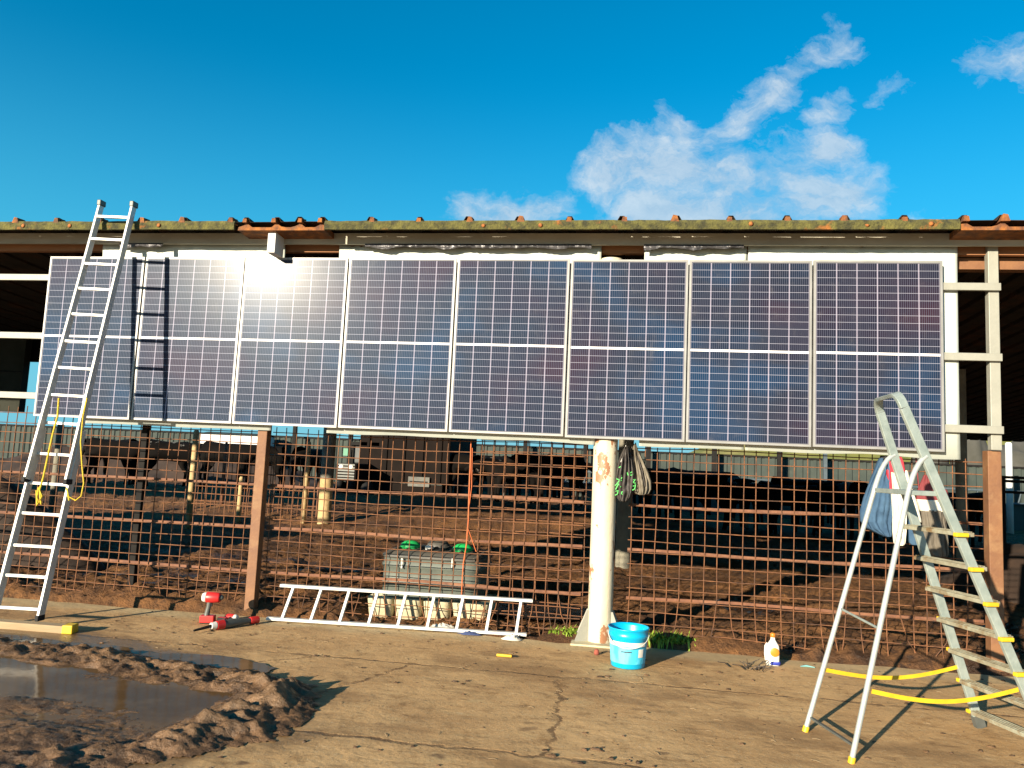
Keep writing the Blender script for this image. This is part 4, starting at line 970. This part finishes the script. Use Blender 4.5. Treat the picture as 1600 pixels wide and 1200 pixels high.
stroke_text([[(963, 748), (971, 751)], [(964, 756), (972, 746)], [(961, 759), (965, 755), (970, 761)], [(966, 757), (962, 765)],
             [(972, 769), (975, 767), (976, 771), (973, 773), (971, 771), (972, 768)], [(962, 768), (966, 766), (965, 772), (961, 774)],
             [(980, 738), (982, 743)], [(985, 739), (988, 737), (989, 741), (986, 743), (984, 741), (985, 738)],
             [(988, 750), (993, 749), (989, 754), (993, 755)], [(989, 760), (993, 757), (992, 764), (988, 766)], [(967, 731), (970, 729)], [(969, 742), (971, 744)]])
# ------------------------------------------------------------ tank on blocks behind the mesh
tk = thing('water_tank', 'low grey green plastic tank with two bright green lids', 'tank', (-2.2, 8.6, .25))
tx0 = aty(591, 880, 8.1).x; tx1 = aty(753, 880, 8.1).x; tcx = (tx0+tx1)/2; tw = tx1-tx0; ty = 8.5
tz0 = aty(670, 938, 8.1).z; tz1 = aty(670, 872, 8.1).z
b = MB(); hgt_ = tz1-tz0
prof = [(.94, 0), (.97, .02), (.965, hgt_*.32), (.985, hgt_*.34), (.985, hgt_*.38), (.97, hgt_*.4), (.97, hgt_*.72), (.995, hgt_*.74), (.995, hgt_*.80), (.975, hgt_*.82), (.965, hgt_*.96)]
rbox(b, (tcx, ty, tz0), tw, .82, prof, 64, 7).build('lower_shell', M['tank'], tk)
b = MB(); rbox(b, (tcx, ty, tz0), tw, .82, [(1.0, hgt_*.95), (1.01, hgt_*1.0), (.97, hgt_*1.04), (.90, hgt_*1.10), (.80, hgt_*1.13), (.0, hgt_*1.14)], 64, 6)
for k in range(9):
    x = tcx-tw*.42+tw*.84*k/8; b.tube([(x, ty-.39, tz0+hgt_*1.03), (x+.06, ty-.30, tz0+hgt_*1.13), (x+.09, ty+.1, tz0+hgt_*1.15)], .018, 6)
b.build('ribbed_top', M['tank_top'], tk)
for lx in (641, 723):
    p = aty(lx, 864, 8.40); c = Vector((p.x, 8.40, tz0+hgt_*1.12))
    MB().lathe([(.09, 0), (.112, .012), (.115, .03), (.10, .055), (.088, .062), (.07, .078), (.03, .088), (0, .09)], c, 28).build('green_lid', M['lid'], tk)
p = aty(672, 863, 8.4)
MB().lathe([(.13, 0), (.13, .03), (.10, .07), (.04, .085), (0, .087)], (p.x+.03, 8.65, tz0+hgt_*1.12), 24).build('middle_hatch', M['tank_top'], tk)
b = MB(); b.box((p.x, 8.36, tz0+hgt_*1.14), (.09, .06, .09)); b.build('white_valve', M['label_white'], tk, .02)
for lx in (628, 706):
    p = aty(lx, 880, 8.07); MB().tube([p+Vector((0, 0, .05)), p+Vector((.006, -.01, 0)), p-Vector((0, 0, .05))], .010, 6).build('latch', M['label_white'], tk)
bx = [570, 612, 660, 703, 764]; blocks = [(571, 611), (613, 656), (659, 701), (704, 762)]
for k, (a_, c_) in enumerate(blocks):
    b = MB(); xa = aty(a_, 955, 8.05).x; xb = aty(c_, 955, 8.05).x; 
    rbox(b, ((xa+xb)/2, 8.40, .0), xb-xa, .7, [(.84, -.05), (.90, .03), (1.0, tz0-.01), (1.0, tz0)], 32, 12)
    o = b.build('support_block', M['block'], loc=((xa+xb)/2, 8.40, 0)); tag(o, ['leftmost cream block under the grey tank', 'second cream block from the left under the grey tank', 'third cream block from the left under the grey tank', 'rightmost cream block under the grey tank'][k], 'block', 'cream blocks carrying the tank')
# orange cable hanging on the mesh
cb_ = thing('orange_cable', 'thin orange cable hanging down the mesh right of the tank lids', 'cable', tuple(aty(735, 690, 7.76)))
MB().tube([aty(x, y, 7.755) for x, y in ((736, 690), (735, 730), (733, 770), (732, 810), (729, 850), (724, 880), (722, 910), (721, 940))], .006, 6).build('main_run', M['orange_cable'], cb_)
MB().tube([aty(x, y, 7.757) for x, y in ((738, 700), (737, 760), (732, 800), (731, 825), (738, 845), (744, 862))], .004, 6).build('loose_end', M['orange_cable'], cb_)

# ------------------------------------------------------------ inside posts
def round_post(x, y, r, z1, label, base_h=0, mt='concrete_post', z0=-.1):
    t = thing('yard_pillar', label, 'pillar', (x, y, 0))
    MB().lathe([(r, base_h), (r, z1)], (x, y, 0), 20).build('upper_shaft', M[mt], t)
    if base_h: MB().lathe([(r*1.004, z0), (r*1.004, base_h)], (x, y, 0), 20).build('sunlit_base', M['creambase'], t)  # lit foot and shaded grey top are put into the pillar's colours
    return t
p = atz(505, 800); k_ = 17.0/p.y; round_post(aty(510, 760, 17).x, 17.0, .15, 3.4, 'thick grey pillar with a sunlit-toned cream base left of the dark wagon', 1.15)
round_post(aty(976, 780, 13.5).x, 13.5, .13, 3.6, 'dark grey pillar in the yard just behind the hanging bags', 0)
round_post(aty(1500, 600, 14).x, 14.0, .09, 3.6, 'slim grey pillar in the yard behind the quilted jacket', 0)
def wpost(px, py0, py1, Y, w_, mt, label):
    a = aty(px, py1, Y); t = aty(px, py0, Y); b = MB(); rbox(b, (a.x, Y, -.05), w_, w_, [(1, 0), (.95, (t.z)*.5), (.9, t.z+.02), (.6, t.z+.06)], 10, 2.5)
    tag(b.build('timber_post', M[mt], loc=(a.x, Y, 0)), label, 'post')
wpost(294, 672, 822, 15.0, .12, 'creambase', 'sunlit timber post left of the rusty pen gates')
wpost(372, 745, 812, 16.5, .10, 'creambase', 'short leaning timber post in front of the rusty pen gate')
wpost(474, 690, 810, 16.8, .11, 'creambase', 'timber post left of the thick grey pillar')
wpost(83, 660, 780, 15, .14, 'concrete_post', 'stout grey post seen between the rungs of the leaning ladder')
wpost(345, 690, 800, 18.5, .07, 'rustbar', 'thin rusty post at the left end of the pen gates')
# rusty pen gates
def pen_gate(xa, xb, y, h, label):
    t = thing('pen_gate', label, 'gate', (xa, y, 0), 'rusty barred pen gates in the yard')
    MB().tube([(xa, y, .1), (xa, y, h), (xb, y, h), (xb, y, .1), (xa, y, .12)], .028, 8).build('gate_frame', M['rustbar'], t)
    b = MB(); n = int((xb-xa)/.115)
    for k in range(1, n): x = xa+(xb-xa)*k/n; b.tube([(x, y, .12), (x+random.gauss(0, .01), y+.02, h*.5), (x, y, h)], .009, 5, False)
    for z in (.45, .8, 1.15): b.tube([(xa, y, z), (xb, y, z)], .012, 5, False)
    b.build('bar_infill', M['rust'], t); return t
ga = aty(302, 760, 17.5).x; gm = aty(400, 760, 17.5).x; gz = aty(495, 760, 17.5).x
pen_gate(ga, gm-.05, 17.5, 1.62, 'left rusty barred pen gate behind the timber post')
pen_gate(gm+.05, gz, 17.6, 1.62, 'right rusty barred pen gate left of the thick grey pillar')
# ------------------------------------------------------------ far wall, barrier, posts
FYW = 34.0
fw = thing('boundary_wall', 'long grey corrugated boundary wall at the back of the yard', 'wall', (0, FYW, 0)); b = MB(); vs = []; fs = []
x = -36.0; k = 0
while x < 34:
    for dx, dy in ((0, 0), (.10, 0), (.14, .05), (.24, .05)):
        vs += [(x+dx, FYW+dy, -.1), (x+dx, FYW+dy, 2.42)]; k += 1
    x += .28
for i in range(k-1): fs.append((i*2, i*2+2, i*2+3, i*2+1))
o = b.add(vs, fs).build('cladding', M['corr_grey'], fw)
MB().bb(-36, 34, FYW-.03, FYW+.1, 2.422, 2.50).build('capping', M['dark'], fw)
bl = ['steel post at the far wall, seen right of the orange cable', 'steel post at the far wall, seen left of the cream pillar', 'steel post at the far wall, seen right of the grey bag', 'steel post at the far wall under the seventh panel', 'steel post at the far wall left of the blue jacket', 'pale bluish post at the far wall left of the blue jacket', 'steel post at the far wall over the dark wagon cab', 'steel post at the far wall left of the thick grey pillar']
for (px, w_, mt), lb in zip(((820, .16, 'dark'), (914, .16, 'dark'), (1013, .2, 'dark'), (1116, .2, 'dark'), (1218, .2, 'dark'), (1289, .14, 'barrier'), (546, .18, 'dark'), (458, .16, 'dark')), bl):
    x = aty(px, 720, FYW-.6).x; b = MB(); b.bb(x-w_/2, x+w_/2, FYW-.7, FYW-.55, 0, 3.7); tag(b.build('steel_post', M[mt], loc=(x, FYW-.6, 0)), lb, 'post', 'posts along the far wall')
br = thing('feed_barrier', 'pale galvanised feed barrier running in front of the far grey wall', 'barrier', (0, 32, 0))
xa, xb = aty(700, 740, 32).x, aty(1700, 780, 32).x
for z in (1.50, 1.05): MB().tube([(xa, 32, z), (xb, 32, z)], .05, 6).build('rail', M['barrier'], br)
b = MB(); x = xa
while x < xb: b.tube([(x, 32, 1.05), (x+.12, 32, 1.50)], .03, 5, False); x += .38
b.build('slanted_bars', M['barrier'], br)
b = MB(); b.bb(xa, xb, 32.1, 32.2, .0, 1.0); b.build('trough_wall', M['corr_grey'], br)
# white building at left
wb_ = thing('white_building', 'low white outbuilding at the far wall, seen left of the brown post', 'building', (-18, 32.8, 0))
xa, xb = aty(312, 700, 32).x, aty(402, 700, 32).x; zt_ = aty(355, 679, 32).z
b = MB(); b.bb(xa, xb, 32, 33.6, -.1, zt_); b.build('wall', M['whitewall'], wb_)
b = MB(); b.add([(xa-.1, 31.9, zt_), (xb+.1, 31.9, zt_), (xb+.1, 32.8, zt_+.12), (xa-.1, 32.8, zt_+.12), (xa-.1, 33.7, zt_), (xb+.1, 33.7, zt_)], [(0, 1, 2, 3), (3, 2, 5, 4)]); b.build('roof', M['corr_grey'], wb_)
# right side: railing, white post, boulders
rl = thing('black_railing', 'black railing at the right edge beyond the brown post', 'railing', (11, 19, 0)); Yr = 19.0
xa = aty(1553, 760, Yr).x
for py in (746, 752, 769): z = aty(1580, py, Yr).z; MB().tube([(xa, Yr, z), (xa+6, Yr, z)], .035, 6).build('rail', M['dark'], rl)
for k in range(5): MB().tube([(xa+.2+k*.55, Yr, 0), (xa+.2+k*.55, Yr, aty(1580, 745, Yr).z)], .035, 6).build('upright', M['dark'], rl)
x = aty(1576, 700, 30).x; b = MB(); rbox(b, (x, 30, 0), .22, .22, [(1, 0), (1, 3.2), (.7, 3.25)], 16, 2); tag(b.build('white_pole', M['whitewall'], loc=(x, 30, 0)), 'white pole beyond the railing at the right edge', 'pole')
def boulder(px, py, Y, rx, rz, label, seed, zc=None):
    c = aty(px, py, Y); b = MB(); vs = []; fs = []; n, m_ = 22, 14
    for j in range(m_+1):
        th = math.pi*j/m_
        for k in range(n):
            ph = 2*math.pi*k/n; d = Vector((math.sin(th)*math.cos(ph), math.sin(th)*math.sin(ph), math.cos(th))); q = 1+.3*mn.noise(d*1.7+Vector((seed, 0, 0)))+.08*mn.noise(d*5+Vector((seed, 0, 0)))
            vs.append((c.x+d.x*rx*q, Y+d.y*rx*q, max(-.1, c.z+d.z*rz*q) if zc is None else zc+d.z*rz*q))
    for j in range(m_):
        for k in range(n): fs.append((j*n+k, j*n+(k+1) % n, (j+1)*n+(k+1) % n, (j+1)*n+k))
    tag(b.add(vs, fs, True).build('boulder', M['stone'], loc=(c.x, Y, 0)), label, 'rock')
boulder(1516, 735, 37, .75, 2.2, 'tall grey rock rising above the far wall left of the right brown post', 1)
boulder(1452, 760, 37, .8, 2.6, 'grey rock above the far wall behind the quilted jacket', 4)
boulder(1585, 750, 38, 1.5, 1.6, 'wide grey rock beyond the railing at the right edge', 7)
# dirt heap at right edge
tag(mound('manure_heap', aty(1660, 830, 13).x, 13.6, 1.8, 2.0, .75, M['manure'], .9, .3, 70, 50).build('manure_heap', M['manure']), kind='stuff')
# grey wall at left under the roof
gw = thing('side_wall', 'shade-toned grey concrete wall under the roof at the left edge', 'wall', (-9, 12.6, 0))
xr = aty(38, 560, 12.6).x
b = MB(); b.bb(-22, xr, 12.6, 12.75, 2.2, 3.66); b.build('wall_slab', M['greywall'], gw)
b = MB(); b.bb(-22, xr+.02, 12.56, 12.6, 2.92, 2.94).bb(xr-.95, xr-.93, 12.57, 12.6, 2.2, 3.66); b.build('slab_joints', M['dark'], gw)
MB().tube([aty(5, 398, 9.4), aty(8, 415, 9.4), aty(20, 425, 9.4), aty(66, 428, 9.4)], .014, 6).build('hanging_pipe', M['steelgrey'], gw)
b = MB(); b.bb(-22, xr+.75, 12.8, 12.9, 3.15, 3.70); b.build('shade_sheet', M['wagon'], gw)  # dark sheet added in place of the shade under the left roof
# ------------------------------------------------------------ feed wagon and tractor in the yard
WY = 25.0
def wx_(px): return aty(px, 730, WY).x
wz = lambda py: aty(630, py, WY).z
wg = thing('feed_wagon', 'big dark feed wagon with a pale number plate standing in the yard', 'wagon', (wx_(640), WY, 0))
x0, x1 = wx_(560), wx_(702)
b = MB(); b.add([(x0, WY, .9), (x1, WY, .9), (x1, WY, 2.75), (x0-.0, WY, 2.75), (x0, WY+4.5, .9), (x1, WY+4.5, .9), (x1, WY+4.5, 2.9), (x0, WY+4.5, 2.9)], [(0, 1, 2, 3), (7, 6, 5, 4), (0, 3, 7, 4), (1, 5, 6, 2), (3, 2, 6, 7), (0, 4, 5, 1)]); b.build('body', M['wagon'], wg, .04)
for k in range(5): xq = x0+(x1-x0)*(k+.5)/5; MB().bb(xq-.04, xq+.04, WY-.05, WY-.003, .95, 2.7).build('rib', M['wagon'], wg)
b = MB(); b.bb(wx_(640), wx_(673), WY-.09, WY-.06, wz(759), wz(744)); b.build('number_plate', M['barrier2'], wg)
b = MB(); b.bb(wx_(640)+.05, wx_(673)-.05, WY-.097, WY-.092, (wz(759)+wz(744))/2-.02, (wz(759)+wz(744))/2+.02); b.build('plate_line', M['dark'], wg)
for xx in (x0+.3, x1-.3):
    for yy_ in (WY+1.0, WY+3.2):
        MB().lathe([(0, -.15), (.3, -.15), (.42, -.13), (.45, 0), (.42, .13), (.3, .15), (0, .15)], (xx, yy_, .45), 24, True, 'x').build('wheel', M['black'], wg)
b = MB(); b.bb(x0+.2, x1-.2, WY-.02, WY+.1, .62, .86); b.build('rear_beam', M['wagon'], wg)
TY = 23.5
def tx_(px): return aty(px, 730, TY).x
tzf = lambda py: aty(545, py, TY).z
tr_ = thing('farm_tractor', 'grey farm tractor with cab half hidden by the thick grey pillar', 'tractor', (tx_(545), TY, 0))
x0, x1 = tx_(520), tx_(562)
b = MB(); b.bb(x0+.1, x1-.1, TY, TY+1.6, tzf(752), tzf(724)); b.build('hood', M['wagon'], tr_, .05)
b = MB(); 
for k in range(6): z = tzf(750)+k*.09; b.bb(x0+.16, x1-.16, TY-.02, TY-.003, z, z+.05)
b.build('grille', M['steelgrey'], tr_)
b = MB(); b.bb(x0, x1, TY+1.65, TY+3.0, tzf(724), tzf(694)); b.build('cab_glass', M['glass'], tr_, .05)
b = MB()
for xx in (x0, x1-.07): b.bb(xx, xx+.07, TY+1.58, TY+1.66, 1.2, tzf(694))
b.bb(x0-.1, x1+.1, TY+1.5, TY+3.1, tzf(694)+.003, tzf(688)); b.build('cab_frame', M['dark'], tr_)
MB().bb(x0-.22, x0-.06, TY+1.4, TY+1.5, tzf(712), tzf(700)).build('mirror', M['greenpaint'], tr_)
for xx in (x0, x1):
    MB().lathe([(0, -.2), (.4, -.2), (.68, -.18), (.72, 0), (.68, .18), (.4, .2), (0, .2)], (xx, TY+2.4, .72), 28, True, 'x').build('rear_wheel', M['black'], tr_)
    MB().lathe([(0, -.12), (.3, -.12), (.42, -.1), (.45, 0), (.42, .1), (.3, .12), (0, .12)], (xx+(.12 if xx < -7 else 0), TY+.5, .45), 24, True, 'x').build('front_wheel', M['black'], tr_)
for k, sx in enumerate((x0+.28, x1-.28)): MB().lathe([(0, -.01), (.07, -.01), (.08, .02), (0, .02)], (sx, TY-.02, tzf(730)), 14, True, 'y').build('headlight', M['label_white'], tr_)

# ------------------------------------------------------------ cows
def cow_mesh():
    sk = [((0, 0, 1.15), .30), ((.45, 0, 1.12), .33), ((.9, 0, 1.12), .31), ((1.2, 0, 1.2), .24), ((1.5, 0, 1.28), .15), ((1.72, 0, 1.30), .13), ((1.95, 0, 1.16), .085), ((2.08, 0, 1.06), .07),
          ((-.28, 0, 1.2), .25), ((-.42, 0, 1.18), .07), ((-.47, 0, .9), .025), ((-.47, 0, .55), .03)]
    edges = [(0, 1), (1, 2), (2, 3), (3, 4), (4, 5), (5, 6), (6, 7), (0, 8), (8, 9), (9, 10), (10, 11)]
    def limb(root, pts):
        p = root
        for co, r in pts: sk.append((co, r)); edges.append((p, len(sk)-1)); p = len(sk)-1
    for s_ in (-1, 1):
        limb(8, [((-.22, s_*.17, .95), .16), ((-.14, s_*.19, .72), .095), ((-.30, s_*.19, .48), .055), ((-.27, s_*.19, .2), .045), ((-.26, s_*.19, .05), .055), ((-.22, s_*.19, 0), .055)])
        limb(2, [((.95, s_*.17, .88), .13), ((.96, s_*.18, .62), .075), ((.98, s_*.18, .42), .055), ((.97, s_*.18, .18), .042), ((.97, s_*.18, .05), .052), ((1.0, s_*.18, 0), .055)])
        limb(5, [((1.64, s_*.17, 1.36), .05), ((1.60, s_*.30, 1.34), .03)])
    me = bpy.data.meshes.new('cow'); me.from_pydata([c for c, r in sk], edges, []); o = bpy.data.objects.new('cow_tmp', me); col.objects.link(o)
    s_ = o.modifiers.new('skin', 'SKIN'); o.modifiers.new('sub', 'SUBSURF').levels = 1
    for i, (c, r) in enumerate(sk): me.skin_vertices[0].data[i].radius = (r, r); me.skin_vertices[0].data[i].use_root = (i == 0)
    dg = bpy.context.evaluated_depsgraph_get(); m2 = bpy.data.meshes.new_from_object(o.evaluated_get(dg)); bpy.data.objects.remove(o)
    for p in m2.polygons: p.use_smooth = True
    return m2
cm = cow_mesh(); cm.materials.clear(); cm.materials.append(M['cow']); cm2 = cm.copy(); cm2.materials.clear(); cm2.materials.append(M['cowwhite'])
rnd = random.Random(21)
def cow(px, Y, ang, label, white=False, s_=1.0):
    x = aty(px, 760, Y).x; o = bpy.data.objects.new('cow', cm2 if white else cm); col.objects.link(o); o.location = (x, Y, soil_h(x, Y)-.02); o.rotation_euler = (0, 0, R(ang)); o.scale = (s_, s_, s_)
    tag(o, label, 'cow', 'cattle standing in the yard')
hl = 'black cow in the dark herd at the back right of the yard'
spots = [(718, 25.5), (752, 24.5), (790, 26.0), (822, 24.2), (858, 25.6), (893, 24.0), (985, 24.6), (1020, 25.8), (1046, 23.6), (1085, 24.8), (1118, 23.6), (1150, 25.2), (1188, 23.8), (1222, 24.6), (1262, 23.2), (1300, 24.4), (1338, 23.2), (1375, 24.4), (1415, 23.2), (1455, 24.5), (1490, 23.4), (1525, 24.4),
         (740, 28.5), (800, 29), (870, 28.5), (1000, 28.6), (1060, 28.6), (1130, 28.8), (1200, 28.2), (1270, 28.5), (1340, 28.6), (1410, 28), (1480, 28.6)]
for i, (px, Y) in enumerate(spots):
    if px == 1150: lb, wh = 'black cow with white patches in the right half of the herd', True
    elif px == 752: lb, wh = 'black cow with white patches right of the dark wagon', True
    else: lb, wh = hl, False
    cow(px, Y, rnd.choice([0, 180, 15, 195, 60, 240, 100, 280])+rnd.uniform(-15, 15), lb, wh, rnd.uniform(.95, 1.12))
for px, Y, ang, lb, wh in ((150, 21.5, 20, 'black cow at the far left of the yard, beside the leaning ladder', False), (192, 22.5, 170, 'black and white cow left of the thin black post', True), (243, 21.5, 30, 'black and white cow right of the thin black post', True), (275, 23, 200, 'black cow just left of the sunlit timber post', False),
                           (330, 22, 10, 'black cow behind the left pen gate', False), (425, 22.5, 190, 'black cow behind the right pen gate', False), (470, 24, 90, 'black cow facing away beside the thick grey pillar', False)):
    cow(px, Y, ang, lb, wh, 1.0)
